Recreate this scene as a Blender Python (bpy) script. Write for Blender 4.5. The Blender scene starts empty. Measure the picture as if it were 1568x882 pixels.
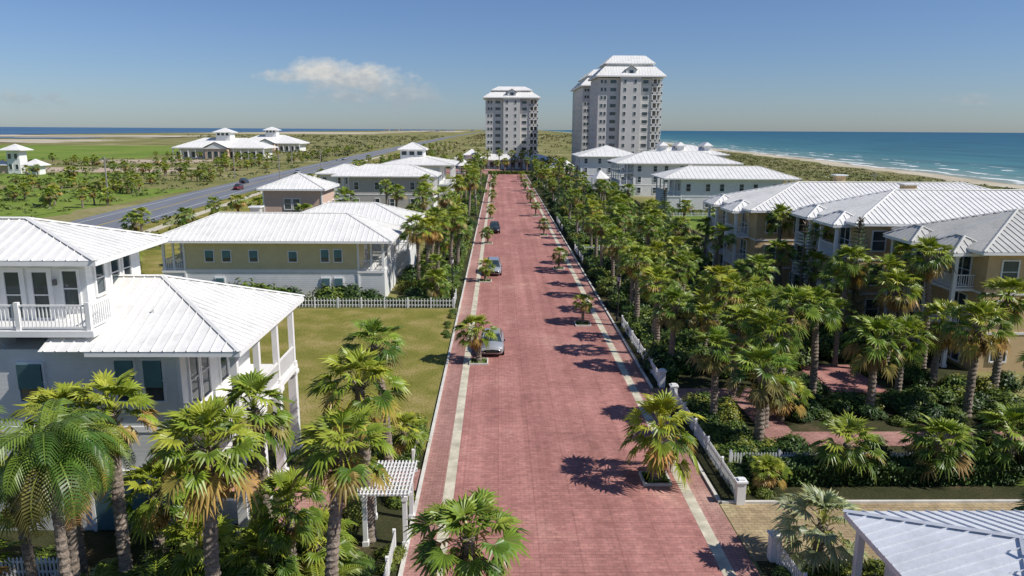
import bpy, math, random
from mathutils import Vector, Matrix
R = random.Random(11)
U = R.uniform
scene = bpy.context.scene
COL = scene.collection

# ------------------------------------------------------------------ materials
def nt(name):
    m = bpy.data.materials.new(name); m.use_nodes = True
    t = m.node_tree; b = t.nodes["Principled BSDF"]
    return m, t, b
def N(t, typ, **kw):
    n = t.nodes.new(typ)
    for k, v in kw.items(): setattr(n, k, v)
    return n
def L(t, a, b): t.links.new(a, b)
def noise_fac(t, scale, detail=4, vec=None, rough=0.55):
    n = N(t, "ShaderNodeTexNoise"); n.inputs["Scale"].default_value = scale
    n.inputs["Detail"].default_value = detail; n.inputs["Roughness"].default_value = rough
    if vec is not None: L(t, vec, n.inputs["Vector"])
    return n.outputs["Fac"]
def ramp(t, fac, stops):
    r = N(t, "ShaderNodeValToRGB"); e = r.color_ramp.elements
    while len(e) < len(stops): e.new(0.5)
    for i, (p, c) in enumerate(stops):
        e[i].position = p; e[i].color = (c[0], c[1], c[2], 1)
    L(t, fac, r.inputs["Fac"]); return r.outputs["Color"]
def mixc(t, fac, a, b, typ="MIX"):
    m = N(t, "ShaderNodeMix", data_type="RGBA", blend_type=typ)
    if isinstance(fac, (int, float)): m.inputs[0].default_value = fac
    else: L(t, fac, m.inputs[0])
    for i, s in ((6, a), (7, b)):
        if isinstance(s, tuple): m.inputs[i].default_value = (s[0], s[1], s[2], 1)
        else: L(t, s, m.inputs[i])
    return m.outputs[2]
def objvec(t, scale=None):
    c = N(t, "ShaderNodeTexCoord").outputs["Object"]
    if scale:
        mp = N(t, "ShaderNodeMapping"); mp.inputs["Scale"].default_value = scale
        L(t, c, mp.inputs["Vector"]); c = mp.outputs["Vector"]
    return c
def bump(t, b, h, strength=0.3, dist=0.02):
    n = N(t, "ShaderNodeBump"); n.inputs["Strength"].default_value = strength
    n.inputs["Distance"].default_value = dist
    L(t, h, n.inputs["Height"]); L(t, n.outputs["Normal"], b.inputs["Normal"])
def simple(name, c, rough=0.7, var=0.12, scale=1.5, metallic=0, siding=0, spec=0.4):
    m, t, b = nt(name); v = objvec(t)
    d = tuple(x*(1-var) for x in c); h = tuple(min(1, x*(1+var*0.6)) for x in c)
    L(t, ramp(t, noise_fac(t, scale, 6, v), [(0.3, d), (0.7, h)]), b.inputs["Base Color"])
    b.inputs["Roughness"].default_value = rough; b.inputs["Metallic"].default_value = metallic
    b.inputs["Specular IOR Level"].default_value = spec
    if siding:
        w = N(t, "ShaderNodeTexWave", wave_type="BANDS", bands_direction="Z", wave_profile="SAW")
        w.inputs["Scale"].default_value = siding; L(t, v, w.inputs["Vector"])
        bump(t, b, w.outputs["Fac"], 0.6, 0.03)
    return m
WHITE = simple("white_paint", (0.80, 0.79, 0.76), 0.5, 0.06)
SIDING = simple("white_siding", (0.78, 0.78, 0.75), 0.6, 0.08, siding=1.6)
def roofmat(name, c):
    m, t, b = nt(name); v = objvec(t, (0.35, 0.35, 1))
    f = noise_fac(t, 1.3, 8, v, 0.65)
    c1 = ramp(t, f, [(0.25, tuple(x*0.82 for x in c)), (0.5, c), (0.8, tuple(min(1, x*1.05) for x in c))])
    f2 = noise_fac(t, 5, 5, objvec(t, (1, 1, .2)), 0.7)
    L(t, mixc(t, 1.0, c1, ramp(t, f2, [(.3, (.90, .89, .87)), (.6, (1, 1, 1))]), "MULTIPLY"), b.inputs["Base Color"])
    b.inputs["Roughness"].default_value = 0.42; b.inputs["Metallic"].default_value = 0.0
    bump(t, b, noise_fac(t, 2.2, 2, objvec(t)), 0.15, 0.05)
    return m
ROOF = roofmat("white_standing_seam_metal", (0.80, 0.785, 0.74))
ROOFG = roofmat("greyed_metal_roof", (0.55, 0.54, 0.49))
BW = roofmat("bluish_white_metal", (0.80, 0.82, 0.84))  # base lightened to offset the shade on the slope facing away from sun
TAN = simple("tan_stucco", (0.60, 0.43, 0.23), 0.8, 0.1)
YEL = simple("pale_yellow_siding", (0.62, 0.55, 0.32), 0.8, 0.07, siding=1.6)
PINKW = simple("beige_pink_siding", (0.60, 0.43, 0.33), 0.8, 0.07)
GREYW = simple("grey_beige_siding", (0.48, 0.45, 0.40), 0.8, 0.07, siding=1.2)
TOWERW = simple("tower_stucco", (0.60, 0.58, 0.55), 0.8, 0.05, 0.2)
TEAL = simple("teal_shutter", (0.12, 0.25, 0.27), 0.6, 0.15, siding=8)
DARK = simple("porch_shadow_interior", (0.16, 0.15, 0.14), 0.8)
def glass():
    m, t, b = nt("window_glass")
    L(t, ramp(t, noise_fac(t, 0.6, 2, objvec(t)), [(0.35, (0.02, 0.035, 0.045)), (0.7, (0.07, 0.10, 0.11))]), b.inputs["Base Color"])
    b.inputs["Roughness"].default_value = 0.06; b.inputs["Specular IOR Level"].default_value = 0.8
    return m
GLASS = glass()
def pavers(name, c1, c2, mortar, sx=1.0, stain=0.25):
    m, t, b = nt(name); v = objvec(t)
    br = N(t, "ShaderNodeTexBrick"); L(t, v, br.inputs["Vector"])
    br.inputs["Scale"].default_value = 1.0; br.inputs["Brick Width"].default_value = 0.42*sx
    br.inputs["Row Height"].default_value = 0.21*sx; br.inputs["Mortar Size"].default_value = 0.014
    br.inputs["Color1"].default_value = (*c1, 1); br.inputs["Color2"].default_value = (*c2, 1)
    br.inputs["Mortar"].default_value = (*mortar, 1)
    f = noise_fac(t, 0.16, 9, objvec(t, (1, 0.6, 1)), 0.65)
    s = ramp(t, f, [(0.28, (0.66, 0.65, 0.64)), (0.44, (0.90, 0.90, 0.90)), (0.56, (1.03, 1.04, 1.04)), (0.62, (1.14, 1.26, 1.22)), (0.76, (1.38, 1.72, 1.62))])
    c = mixc(t, 1.0, br.outputs["Color"], s, "MULTIPLY")
    f2 = noise_fac(t, 2.6, 6, v, 0.75)
    s2 = ramp(t, f2, [(0.3, (0.72, 0.74, 0.74)), (0.7, (1.2, 1.19, 1.18))])
    c = mixc(t, 1.0, c, s2, "MULTIPLY")
    mp = objvec(t, (1.0, 0.02, 1)); f3 = noise_fac(t, 0.9, 3, mp)
    c = mixc(t, 1.0, c, ramp(t, f3, [(0.35, (0.84, 0.82, 0.82)), (0.65, (1.08, 1.09, 1.09))]), "MULTIPLY")
    b2 = N(t, "ShaderNodeTexBrick"); L(t, v, b2.inputs["Vector"]); b2.inputs["Scale"].default_value = 1.0; b2.offset = 0
    b2.inputs["Brick Width"].default_value = 1.7*sx; b2.inputs["Row Height"].default_value = 1.26*sx; b2.inputs["Mortar Size"].default_value = 0.035
    b2.inputs["Color1"].default_value = (1, 1, 1, 1); b2.inputs["Color2"].default_value = (.89, .89, .89, 1); b2.inputs["Mortar"].default_value = (.83, .81, .81, 1)
    c = mixc(t, 1.0, c, b2.outputs["Color"], "MULTIPLY")
    L(t, c, b.inputs["Base Color"]); b.inputs["Roughness"].default_value = 0.9; b.inputs["Specular IOR Level"].default_value = .2
    bump(t, b, br.outputs["Fac"], 0.25, -0.01)
    return m
ROADM = pavers("red_brick_pavers", (0.51, 0.235, 0.20), (0.42, 0.185, 0.16), (0.32, 0.17, 0.145))
WALKM = pavers("pink_brick_pavers", (0.52, 0.28, 0.235), (0.43, 0.22, 0.185), (0.28, 0.17, 0.145), 0.8)
TANP = pavers("tan_pavers", (0.50, 0.38, 0.22), (0.40, 0.30, 0.17), (0.25, 0.19, 0.12))
CONC = simple("concrete_band", (0.58, 0.53, 0.40), 0.85, 0.35, 1.2)
KERB = simple("concrete_kerb", (0.62, 0.59, 0.52), 0.85, 0.2, 1.2)
def asphalt():
    m, t, b = nt("asphalt")
    L(t, ramp(t, noise_fac(t, 0.4, 8, objvec(t, (1, 0.1, 1)), 0.7), [(0.3, (0.13, 0.14, 0.16)), (0.7, (0.20, 0.215, 0.24))]), b.inputs["Base Color"])
    b.inputs["Roughness"].default_value = 0.9; return m
ASPH = asphalt()
def groundmat(name, stops, s1=0.05, s2=1.2, haze=None, stretch=(1, 1, 1), bstr=0.5):
    m, t, b = nt(name)
    v = objvec(t, stretch)
    f1 = noise_fac(t, s1, 10, v, 0.62)
    c = ramp(t, f1, stops)
    f2 = noise_fac(t, s2, 8, objvec(t), 0.7)
    c = mixc(t, 1.0, c, ramp(t, f2, [(0.3, (0.66, 0.66, 0.66)), (0.7, (1.25, 1.25, 1.2))]), "MULTIPLY")
    L(t, c, b.inputs["Base Color"]); b.inputs["Roughness"].default_value = 0.95
    b.inputs["Specular IOR Level"].default_value = 0.1
    bump(t, b, f2, bstr, 0.15)
    return m
GROUND = groundmat("coastal_scrub_ground", [(0.25, (0.11, 0.12, 0.035)), (0.42, (0.18, 0.185, 0.06)), (0.56, (0.26, 0.235, 0.10)), (0.68, (0.40, 0.35, 0.22))], 0.022, 0.8)
DUNE = groundmat("dune_scrub_ground", [(0.3, (0.10, 0.12, 0.038)), (0.48, (0.17, 0.17, 0.06)), (0.62, (0.25, 0.22, 0.10)), (0.76, (0.42, 0.37, 0.26))], 0.035, 0.5, stretch=(1, 0.45, 1))
LAWN = groundmat("dry_lawn", [(0.3, (0.155, 0.165, 0.03)), (0.48, (0.23, 0.215, 0.05)), (0.6, (0.32, 0.265, 0.09)), (0.75, (0.42, 0.33, 0.16))], 0.3, 6.0, bstr=0.8)
FIELD = groundmat("green_field", [(0.3, (0.12, 0.19, 0.03)), (0.55, (0.18, 0.25, 0.045)), (0.75, (0.27, 0.26, 0.08))], 0.02, 0.5)
SAND = groundmat("sand", [(0.3, (0.42, 0.36, 0.26)), (0.6, (0.54, 0.48, 0.37)), (0.75, (0.60, 0.54, 0.43))], 0.04, 0.7)
PADDK = groundmat("sandy_lot", [(0.3, (0.42, 0.32, 0.24)), (0.6, (0.52, 0.42, 0.32)), (0.75, (0.26, 0.25, 0.11))], 0.03, 0.7)
MULCH = groundmat("garden_mulch", [(0.3, (0.03, 0.04, 0.014)), (0.55, (0.06, 0.06, 0.028)), (0.75, (0.17, 0.11, 0.07))], 0.4, 7.0)
LAGOON, t, b = nt("lagoon_water")
L(t, ramp(t, noise_fac(t, 0.0012, 6, objvec(t, (1, 0.15, 1))), [(0.35, (0.03, 0.10, 0.20)), (0.65, (0.07, 0.15, 0.24))]), b.inputs["Base Color"])
b.inputs["Roughness"].default_value = 0.6
SEA, t, b = nt("sea_water")
at = N(t, "ShaderNodeAttribute", attribute_name="off")
mr = N(t, "ShaderNodeMath", operation="LOGARITHM"); ad = N(t, "ShaderNodeMath", operation="ADD"); ad.inputs[1].default_value = 1.0
L(t, at.outputs["Fac"], ad.inputs[0]); L(t, ad.outputs[0], mr.inputs[0]); mr.inputs[1].default_value = 10000.0
seac = ramp(t, mr.outputs[0], [(0.0, (0.34, 0.33, 0.25)), (0.22, (0.22, 0.28, 0.24)), (0.38, (0.10, 0.21, 0.21)), (0.50, (0.05, 0.155, 0.18)), (0.68, (0.028, 0.115, 0.165)), (1.0, (0.02, 0.09, 0.155))])
nv = noise_fac(t, 0.03, 5, objvec(t, (1, 0.25, 1)))
seac = mixc(t, 1.0, seac, ramp(t, nv, [(0.35, (0.82, 0.82, 0.84)), (0.65, (1.12, 1.12, 1.12))]), "MULTIPLY")
n1 = noise_fac(t, 0.035, 4, objvec(t, (1, 0.6, 1)))
mm = N(t, "ShaderNodeMath", operation="MULTIPLY_ADD"); L(t, n1, mm.inputs[0]); mm.inputs[1].default_value = 40.0; L(t, at.outputs["Fac"], mm.inputs[2])
sn = N(t, "ShaderNodeMath", operation="MULTIPLY"); L(t, mm.outputs[0], sn.inputs[0]); sn.inputs[1].default_value = 0.30
sn2 = N(t, "ShaderNodeMath", operation="SINE"); L(t, sn.outputs[0], sn2.inputs[0])
gate = ramp(t, mr.outputs[0], [(0.0, (0.70,)*3), (0.30, (0.42,)*3), (0.44, (0.15,)*3), (0.475, (0,)*3)])
n2 = noise_fac(t, 0.12, 6, objvec(t, (1.2, 0.35, 1)), 0.7)
fm = N(t, "ShaderNodeMath", operation="ADD"); L(t, sn2.outputs[0], fm.inputs[0])
g2 = N(t, "ShaderNodeMath", operation="MULTIPLY_ADD"); L(t, n2, g2.inputs[0]); g2.inputs[1].default_value = 3.6; g2.inputs[2].default_value = -2.2
L(t, g2.outputs[0], fm.inputs[1])
gg = N(t, "ShaderNodeMath", operation="ADD"); L(t, fm.outputs[0], gg.inputs[0]); L(t, gate, gg.inputs[1])
foam = ramp(t, gg.outputs[0], [(0.80, (0,)*3), (1.0, (1,)*3)])
gm = mixc(t, 1.0, foam, ramp(t, gate, [(0.0, (0,)*3), (0.18, (1,)*3)]), "MULTIPLY")
L(t, mixc(t, gm, seac, (0.74, 0.75, 0.72)), b.inputs["Base Color"])
b.inputs["Roughness"].default_value = 0.55; b.inputs["Specular IOR Level"].default_value = 0.2
bump(t, b, noise_fac(t, 0.25, 6, objvec(t, (1, 0.4, 1))), 0.6, 0.5)

def leafmat(name, trans=0.3, rough=0.5):
    m, t, b = nt(name)
    a = N(t, "ShaderNodeAttribute", attribute_name="Col")
    oi = N(t, "ShaderNodeObjectInfo")
    c = mixc(t, 1.0, a.outputs["Color"], ramp(t, oi.outputs["Random"], [(0.0, (0.72, 0.86, 0.85)), (0.35, (0.95, 0.98, 0.9)), (0.7, (1.08, 1.05, 0.85)), (1.0, (1.32, 1.16, 0.9))]), "MULTIPLY")
    c = mixc(t, 1.0, c, ramp(t, noise_fac(t, 1.2, 3, objvec(t)), [(0.3, (0.75, 0.8, 0.8)), (0.7, (1.2, 1.15, 1.1))]), "MULTIPLY")
    L(t, c, b.inputs["Base Color"]); b.inputs["Roughness"].default_value = rough
    b.inputs["Specular IOR Level"].default_value = 0.3
    if trans:
        tr = N(t, "ShaderNodeBsdfTranslucent"); L(t, mixc(t, 1.0, c, (1.3, 1.4, 0.7), "MULTIPLY"), tr.inputs["Color"])
        mx = N(t, "ShaderNodeMixShader"); mx.inputs[0].default_value = trans
        L(t, b.outputs[0], mx.inputs[1]); L(t, tr.outputs[0], mx.inputs[2])
        L(t, mx.outputs[0], t.nodes["Material Output"].inputs["Surface"])
    return m
LEAF = leafmat("leaf", 0); PALMLEAF = leafmat("palm_frond", 0.18, 0.38)
BARK, t, b = nt("palm_bark")
L(t, ramp(t, noise_fac(t, 5, 6, objvec(t, (1, 1, 2.5)), 0.7), [(0.3, (0.09, 0.07, 0.055)), (0.55, (0.25, 0.20, 0.155)), (0.75, (0.42, 0.35, 0.28))]), b.inputs["Base Color"])
b.inputs["Roughness"].default_value = 0.95
bump(t, b, noise_fac(t, 12, 4, objvec(t)), 0.8, 0.05)

# ------------------------------------------------------------------ mesh helpers
class M:
    def __init__(s): s.v = []; s.f = []; s.mi = []; s.c = []
    def add(s, vs, fs, mi=0, col=(1, 1, 1)):
        o = len(s.v); s.v.extend(tuple(p) for p in vs)
        for f in fs: s.f.append([i+o for i in f]); s.mi.append(mi)
        if isinstance(col, list): s.c.extend(col)
        else: s.c.extend([col]*len(vs))
    def mesh(s, name, mats):
        me = bpy.data.meshes.new(name); me.from_pydata(s.v, [], s.f)
        for m in mats: me.materials.append(m)
        me.polygons.foreach_set("material_index", s.mi)
        a = me.color_attributes.new("Col", "FLOAT_COLOR", "POINT")
        flat = []
        for c in s.c: flat += [c[0], c[1], c[2], 1.0]
        a.data.foreach_set("color", flat); me.update(); return me
    def obj(s, name, mats, loc=(0, 0, 0), parent=None):
        o = bpy.data.objects.new(name, s.mesh(name, mats)); o.location = loc
        COL.objects.link(o)
        if parent: o.parent = parent
        return o
BF = [(0, 3, 2, 1), (4, 5, 6, 7), (0, 1, 5, 4), (1, 2, 6, 5), (2, 3, 7, 6), (3, 0, 4, 7)]
def boxv(x0, x1, y0, y1, z0, z1):
    return [(x0, y0, z0), (x1, y0, z0), (x1, y1, z0), (x0, y1, z0), (x0, y0, z1), (x1, y0, z1), (x1, y1, z1), (x0, y1, z1)]
def empty(name, loc=(0, 0, 0)):
    e = bpy.data.objects.new(name, None); e.location = loc; e.empty_display_size = 0.5
    COL.objects.link(e); return e

def sheet(name, pts, z, mat):
    m = M(); m.add([(x, y, z) for x, y in pts], [list(range(len(pts)))])
    return m.obj(name, [mat])
def rect(name, x0, x1, y0, y1, z, mat, jit=0, n=14):
    if not jit: return sheet(name, [(x0, y0), (x1, y0), (x1, y1), (x0, y1)], z, mat)
    pts = []
    for a, bb in (((x0, y0), (x1, y0)), ((x1, y0), (x1, y1)), ((x1, y1), (x0, y1)), ((x0, y1), (x0, y0))):
        for i in range(n):
            k = i/n; pts.append((a[0]+(bb[0]-a[0])*k+U(-jit, jit), a[1]+(bb[1]-a[1])*k+U(-jit, jit)))
    return sheet(name, pts, z, mat)
def slab(name, x0, x1, y0, y1, z0, z1, mat):
    m = M(); m.add(boxv(x0, x1, y0, y1, z0, z1), BF); return m.obj(name, [mat])

# ------------------------------------------------------------------ ground
rect("ground", -16000, 16000, -200, 26000, 0.0, GROUND)
shore_pts = [(-200, 172), (0, 172), (120, 173), (250, 176), (400, 186), (635, 200), (1000, 225), (1500, 262), (2500, 320), (4000, 400), (7000, 520), (12000, 700), (26000, 1300)]
def shore(y):
    for (a, xa), (c, xc) in zip(shore_pts, shore_pts[1:]):
        if a <= y <= c: return xa+(xc-xa)*(y-a)/(c-a)
ys = [-200, -100] + [i*12 for i in range(0, 60)] + [720+i*60 for i in range(20)] + [2000, 2500, 3200, 4000, 5500, 7000, 9000, 12000, 18000, 25900]
wig = {y: math.sin(y*0.045)*2+math.sin(y*0.013+1)*3+U(-1, 1) for y in ys}
offs = [0, 4, 8, 14, 20, 30, 45, 70, 110, 200, 400, 1000, 3000, 15000]
me = bpy.data.meshes.new("sea"); vs = []; fs = []; ov = []
for y in ys:
    for o in offs:
        vs.append((shore(y)+wig[y]+o, y, 0.06)); ov.append(float(o))
k = len(offs)
for i in range(len(ys)-1):
    for j in range(k-1):
        fs.append((i*k+j, i*k+j+1, (i+1)*k+j+1, (i+1)*k+j))
me.from_pydata(vs, [], fs); at = me.attributes.new("off", "FLOAT", "POINT"); at.data.foreach_set("value", ov)
me.materials.append(SEA); so = bpy.data.objects.new("sea", me); COL.objects.link(so)
def strip(name, lo, hi, z, mat, jl=2.5, jh=0):
    a = [(shore(y)+wig[y]+lo+U(-jl, jl), y) for y in ys]; bb = [(shore(y)+wig[y]+hi+U(-jh, jh), y) for y in ys]
    m = M(); vv = []; ff = []
    for p, q in zip(a, bb): vv += [(p[0], p[1], z), (q[0], q[1], z)]
    for i in range(len(a)-1): ff.append((2*i, 2*i+1, 2*i+3, 2*i+2))
    m.add(vv, ff); return m.obj(name, [mat])
strip("dune_ground", -118, -8, 0.015, DUNE, 5)
strip("beach", -13, 2, 0.035, SAND, 2.5)
rect("grass_field", -760, -205, 395, 720, 0.02, FIELD, 12)
rect("grass_field", -330, -130, 225, 290, 0.02, FIELD, 5)
rect("grass_verge", -135, -88, 100, 215, 0.02, FIELD, 3)
rect("grass_verge", -67, -40, 60, 420, 0.02, LAWN, 2)
rect("sandy_lot", -215, -120, 294, 330, 0.03, PADDK, 4)
rect("sandy_lot", -205, -150, 375, 412, 0.03, PADDK, 4)
rect("sand_flat", -900, -480, 800, 1050, 0.04, SAND, 30)
rect("sand_flat", -1400, -560, 1250, 1700, 0.04, SAND, 60)
rect("sand_flat", -950, -420, 2300, 3600, 0.04, SAND, 60)
rect("sand_flat", -700, -250, 4200, 7000, 0.04, SAND, 60)
rect("lagoon", -15900, -1000, 1500, 25000, 0.3, LAGOON, 60)
rect("lagoon", -900, -620, 1120, 1230, 0.3, LAGOON, 20)
rect("lagoon", -2600, -980, 1000, 1300, 0.3, LAGOON, 30)
def ribbon(name, pts, w0, w1, z, mat):
    m = M(); vv = []; ff = []
    for x, y in pts: vv += [(x+w0, y, z), (x+w1, y, z)]
    for i in range(len(pts)-1): ff.append((2*i, 2*i+1, 2*i+3, 2*i+2))
    m.add(vv, ff); return m.obj(name, [mat])
hw = [(-60, 30), (-67, 90), (-71, 140), (-75, 200), (-79, 300), (-86, 500), (-92, 800), (-105, 1500), (-110, 4000), (-110, 12000)]
ribbon("highway", hw, -7.5, 7.5, 0.05, ASPH)
YLINE = simple("yellow_road_paint", (0.5, 0.36, 0.06), 0.8); WLINE = simple("white_road_paint", (0.6, 0.6, 0.58), 0.8)
ribbon("highway_centre_marking", hw[:7], -0.15, 0.15, 0.06, YLINE)
ribbon("highway_edge_marking", hw[:7], -5.2, -5.0, 0.06, WLINE)
ribbon("highway_edge_marking", hw[:7], 5.0, 5.2, 0.06, WLINE)
ribbon("sidewalk", [(x+11.5, y) for x, y in hw[:6]], -1, 1, 0.045, CONC)

# street
RX0, RX1 = -2.1, 8.8
rect("brick_road", RX0-0.0, RX1, -5, 292, 0.012, ROADM)
rect("concrete_band", RX0-0.5, RX0, -5, 292, 0.016, CONC)
rect("concrete_band", RX1, RX1+0.5, -5, 292, 0.016, CONC)
rect("sidewalk", RX0-1.6, RX0-0.5, -5, 292, 0.012, WALKM)
rect("sidewalk", RX1+0.5, RX1+1.45, -5, 292, 0.012, WALKM)
slab("kerb", -3.86, -3.7, -5, 292, 0, 0.12, KERB)
slab("kerb", 10.25, 10.4, 60, 292, 0, 0.12, KERB)
slab("kerb", 10.25, 10.4, 32, 45.4, 0, 0.12, KERB)
slab("kerb", 10.25, 10.4, 47.8, 59.9, 0, 0.12, KERB)
rect("plaza", -30, 45, 292.1, 330, 0.03, WALKM, 0)
rect("garden_bed", 10.4, 34, 32, 290, 0.006, MULCH, 0)
rect("garden_bed", 10.4, 34, -5, 27.2, 0.006, MULCH, 0)
rect("garden_bed", -10.5, -3.86, 71, 290, 0.006, MULCH, 0)
rect("garden_bed", -30, -3.86, 5, 38, 0.006, MULCH, 0)
rect("driveway", 10.3, 60, 27.2, 31.9, 0.02, TANP)
slab("driveway_kerb", 10.4, 60, 31.9, 32.05, 0, 0.13, KERB)
slab("driveway_kerb", 11.2, 60, 27.0, 27.15, 0, 0.13, KERB)
rect("garden_path", 10.4, 17, 45.4, 47.8, 0.02, WALKM)
rect("garden_path", 15.2, 17, 38.4, 45.4, 0.02, WALKM)
rect("garden_path", 17.0, 30, 38.4, 40.4, 0.02, WALKM)
rect("garden_path", 22, 26, 47, 53, 0.02, ROADM)
rect("garden_path", -13, -3.86, 33.3, 35.6, 0.02, WALKM)
rect("garden_path", -9.8, -7.0, 28.6, 33.3, 0.02, WALKM)
rect("lawn", -21, -4.0, 38, 70.5, 0.01, LAWN)
rect("lawn", -60, -36, 40, 300, 0.012, LAWN, 1)
rect("lawn", 12, 30, 104, 112, 0.012, FIELD, .5); rect("lawn", 34.5, 64, 112, 157, 0.012, FIELD, 1); rect("lawn", 13, 30, 140, 152, 0.012, FIELD, .5)

# ------------------------------------------------------------------ buildings
class Build:
    def __init__(s, name, loc): s.n = name; s.loc = Vector((*loc, 0)); s.p = {}
    def part(s, part, mat):
        k = (part, mat.name)
        if k not in s.p: s.p[k] = (M(), mat)
        return s.p[k][0]
    def box(s, part, mat, *a): s.part(part, mat).add(boxv(*a), BF)
    def poly(s, part, mat, vs, fs): s.part(part, mat).add(vs, fs)
    def fb(s, part, mat, face, pl, a0, a1, d0, d1, z0, z1):
        if face == '-y': s.box(part, mat, a0, a1, pl-d1, pl-d0, z0, z1)
        elif face == '+y': s.box(part, mat, a0, a1, pl+d0, pl+d1, z0, z1)
        elif face == '+x': s.box(part, mat, pl+d0, pl+d1, a0, a1, z0, z1)
        else: s.box(part, mat, pl-d1, pl-d0, a0, a1, z0, z1)
    def win(s, face, pl, a, z0, w, h, shutter=None, fw=0.1, door=False, fine=True):
        x0, x1, z1 = a-w/2, a+w/2, z0+h
        s.fb("window_panes", GLASS, face, pl, x0, x1, 0.004, 0.03, z0, z1)
        s.fb("window_frames", WHITE, face, pl, x0-fw, x0, 0, 0.09, z0-fw, z1+fw)
        s.fb("window_frames", WHITE, face, pl, x1, x1+fw, 0, 0.09, z0-fw, z1+fw)
        s.fb("window_frames", WHITE, face, pl, x0, x1, 0, 0.09, z1, z1+fw)
        s.fb("window_frames", WHITE, face, pl, x0, x1, 0, 0.12, z0-fw, z0)
        if fine:
            s.fb("window_frames", WHITE, face, pl, x0, x1, 0.03, 0.06, z0+h*0.5-0.025, z0+h*0.5+0.025)
            if w > 1.3: s.fb("window_frames", WHITE, face, pl, a-0.04, a+0.04, 0.03, 0.07, z0, z1)
        if shutter:
            s.fb("shutters", shutter, face, pl, x0+0.02, x1-0.02, 0.10, 0.16, z0+h*0.35, z1)
    def rail(s, face, pl, a0, a1, z0, h=1.05, sp=0.14, post=0.12):
        s.fb("railings", WHITE, face, pl, a0, a1, -0.04, 0.04, z0+h-0.07, z0+h)
        s.fb("railings", WHITE, face, pl, a0, a1, -0.03, 0.03, z0+0.08, z0+0.15)
        n = max(1, int((a1-a0)/sp))
        for i in range(n):
            a = a0+(i+0.5)*(a1-a0)/n; w = min(0.02, sp*0.25)
            s.fb("railings", WHITE, face, pl, a-w, a+w, -0.02, 0.02, z0+0.15, z0+h-0.07)
    def column(s, x, y, z0, z1, r=0.13):
        s.box("columns", WHITE, x-r, x+r, y-r, y+r, z0, z1)
        s.box("columns", WHITE, x-r*1.4, x+r*1.4, y-r*1.4, y+r*1.4, z0+0.003, z0+0.22)
        s.box("columns", WHITE, x-r*1.4, x+r*1.4, y-r*1.4, y+r*1.4, z1-0.2, z1-0.003)
    def plane(s, pts, mat, sp=0.5, rw=0.022, rh=0.05):
        P = [Vector(p) for p in pts]; m = s.part("roof", mat)
        m.add(P, [list(range(len(P)))])
        if not sp: return
        u = (P[1]-P[0]).normalized(); n = u.cross(P[2]-P[0]).normalized()
        if n.z < 0: n = -n
        v = n.cross(u)
        if v.z < 0: v = -v
        uv = [((p-P[0]).dot(u), (p-P[0]).dot(v)) for p in P]
        u0, u1 = min(a for a, _ in uv), max(a for a, _ in uv)
        k = int((u1-u0)/sp)
        ms = s.part("roof_seams", mat)
        for i in range(1, k+1):
            uu = u0+(i-0.5)*(u1-u0)/k; c = []
            for (a, c0), (d, c1) in zip(uv, uv[1:]+uv[:1]):
                if (a-uu)*(d-uu) < 0: c.append(c0+(c1-c0)*(uu-a)/(d-a))
            if len(c) < 2: continue
            lo, hi = min(c), max(c)
            if hi-lo < 0.2: continue
            q = [P[0]+u*(uu+du)+v*vv+n*h for vv in (lo, hi) for du, h in ((-rw, 0.0), (-rw*0.6, rh), (rw*0.6, rh), (rw, 0.0))]
            ms.add(q, [(0, 1, 5, 4), (1, 2, 6, 5), (2, 3, 7, 6), (0, 3, 2, 1), (4, 5, 6, 7)])
    def cap(s, a, c, mat, w=0.12, h=0.06):
        a = Vector(a); c = Vector(c); d = (c-a).normalized(); sd = d.cross(Vector((0, 0, 1))).normalized()*w
        q = [a-sd, a+Vector((0, 0, h)), a+sd, c-sd, c+Vector((0, 0, h)), c+sd]
        up = Vector((0, 0, 0.03)); q = [p+up for p in q]
        s.part("roof_ridge_caps", mat).add(q, [(0, 1, 4, 3), (1, 2, 5, 4), (0, 2, 1), (3, 4, 5)])
    def hip(s, x0, x1, y0, y1, ze, zr, mat=None, sp=0.5, fascia=0.22, ridge=None, gable=False):
        mat = mat or ROOF
        w, d = x1-x0, y1-y0
        A, Bq, C, D = (x0, y0, ze), (x1, y0, ze), (x1, y1, ze), (x0, y1, ze)
        if ridge: r0, r1 = (ridge[0], ridge[1], zr), (ridge[2], ridge[3], zr)
        elif w >= d:
            k = 0 if gable else d/2
            r0, r1 = (x0+k, (y0+y1)/2, zr), (x1-k, (y0+y1)/2, zr)
        else:
            k = 0 if gable else w/2
            r0, r1 = ((x0+x1)/2, y0+k, zr), ((x0+x1)/2, y1-k, zr)
        same = (Vector(r0)-Vector(r1)).length < 0.05
        if w >= d:
            s.plane([A, Bq, r1, r0] if not same else [A, Bq, r0], mat, sp)
            s.plane([C, D, r0, r1] if not same else [C, D, r0], mat, sp)
            s.plane([Bq, C, r1], mat, sp); s.plane([D, A, r0], mat, sp)
            ed = [(A, r0), (D, r0), (Bq, r1), (C, r1)]
        else:
            s.plane([Bq, C, r1, r0], mat, sp); s.plane([D, A, r0, r1], mat, sp)
            s.plane([A, Bq, r0], mat, sp); s.plane([C, D, r1], mat, sp)
            ed = [(A, r0), (Bq, r0), (C, r1), (D, r1)]
        if not same: ed.append((r0, r1))
        if sp and sp < 1.5:
            for a, c in ed: s.cap(a, c, mat)
        s.box("fascia", WHITE, x0+0.01, x1-0.01, y0+0.01, y1-0.01, ze-fascia, ze-0.004)
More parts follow.
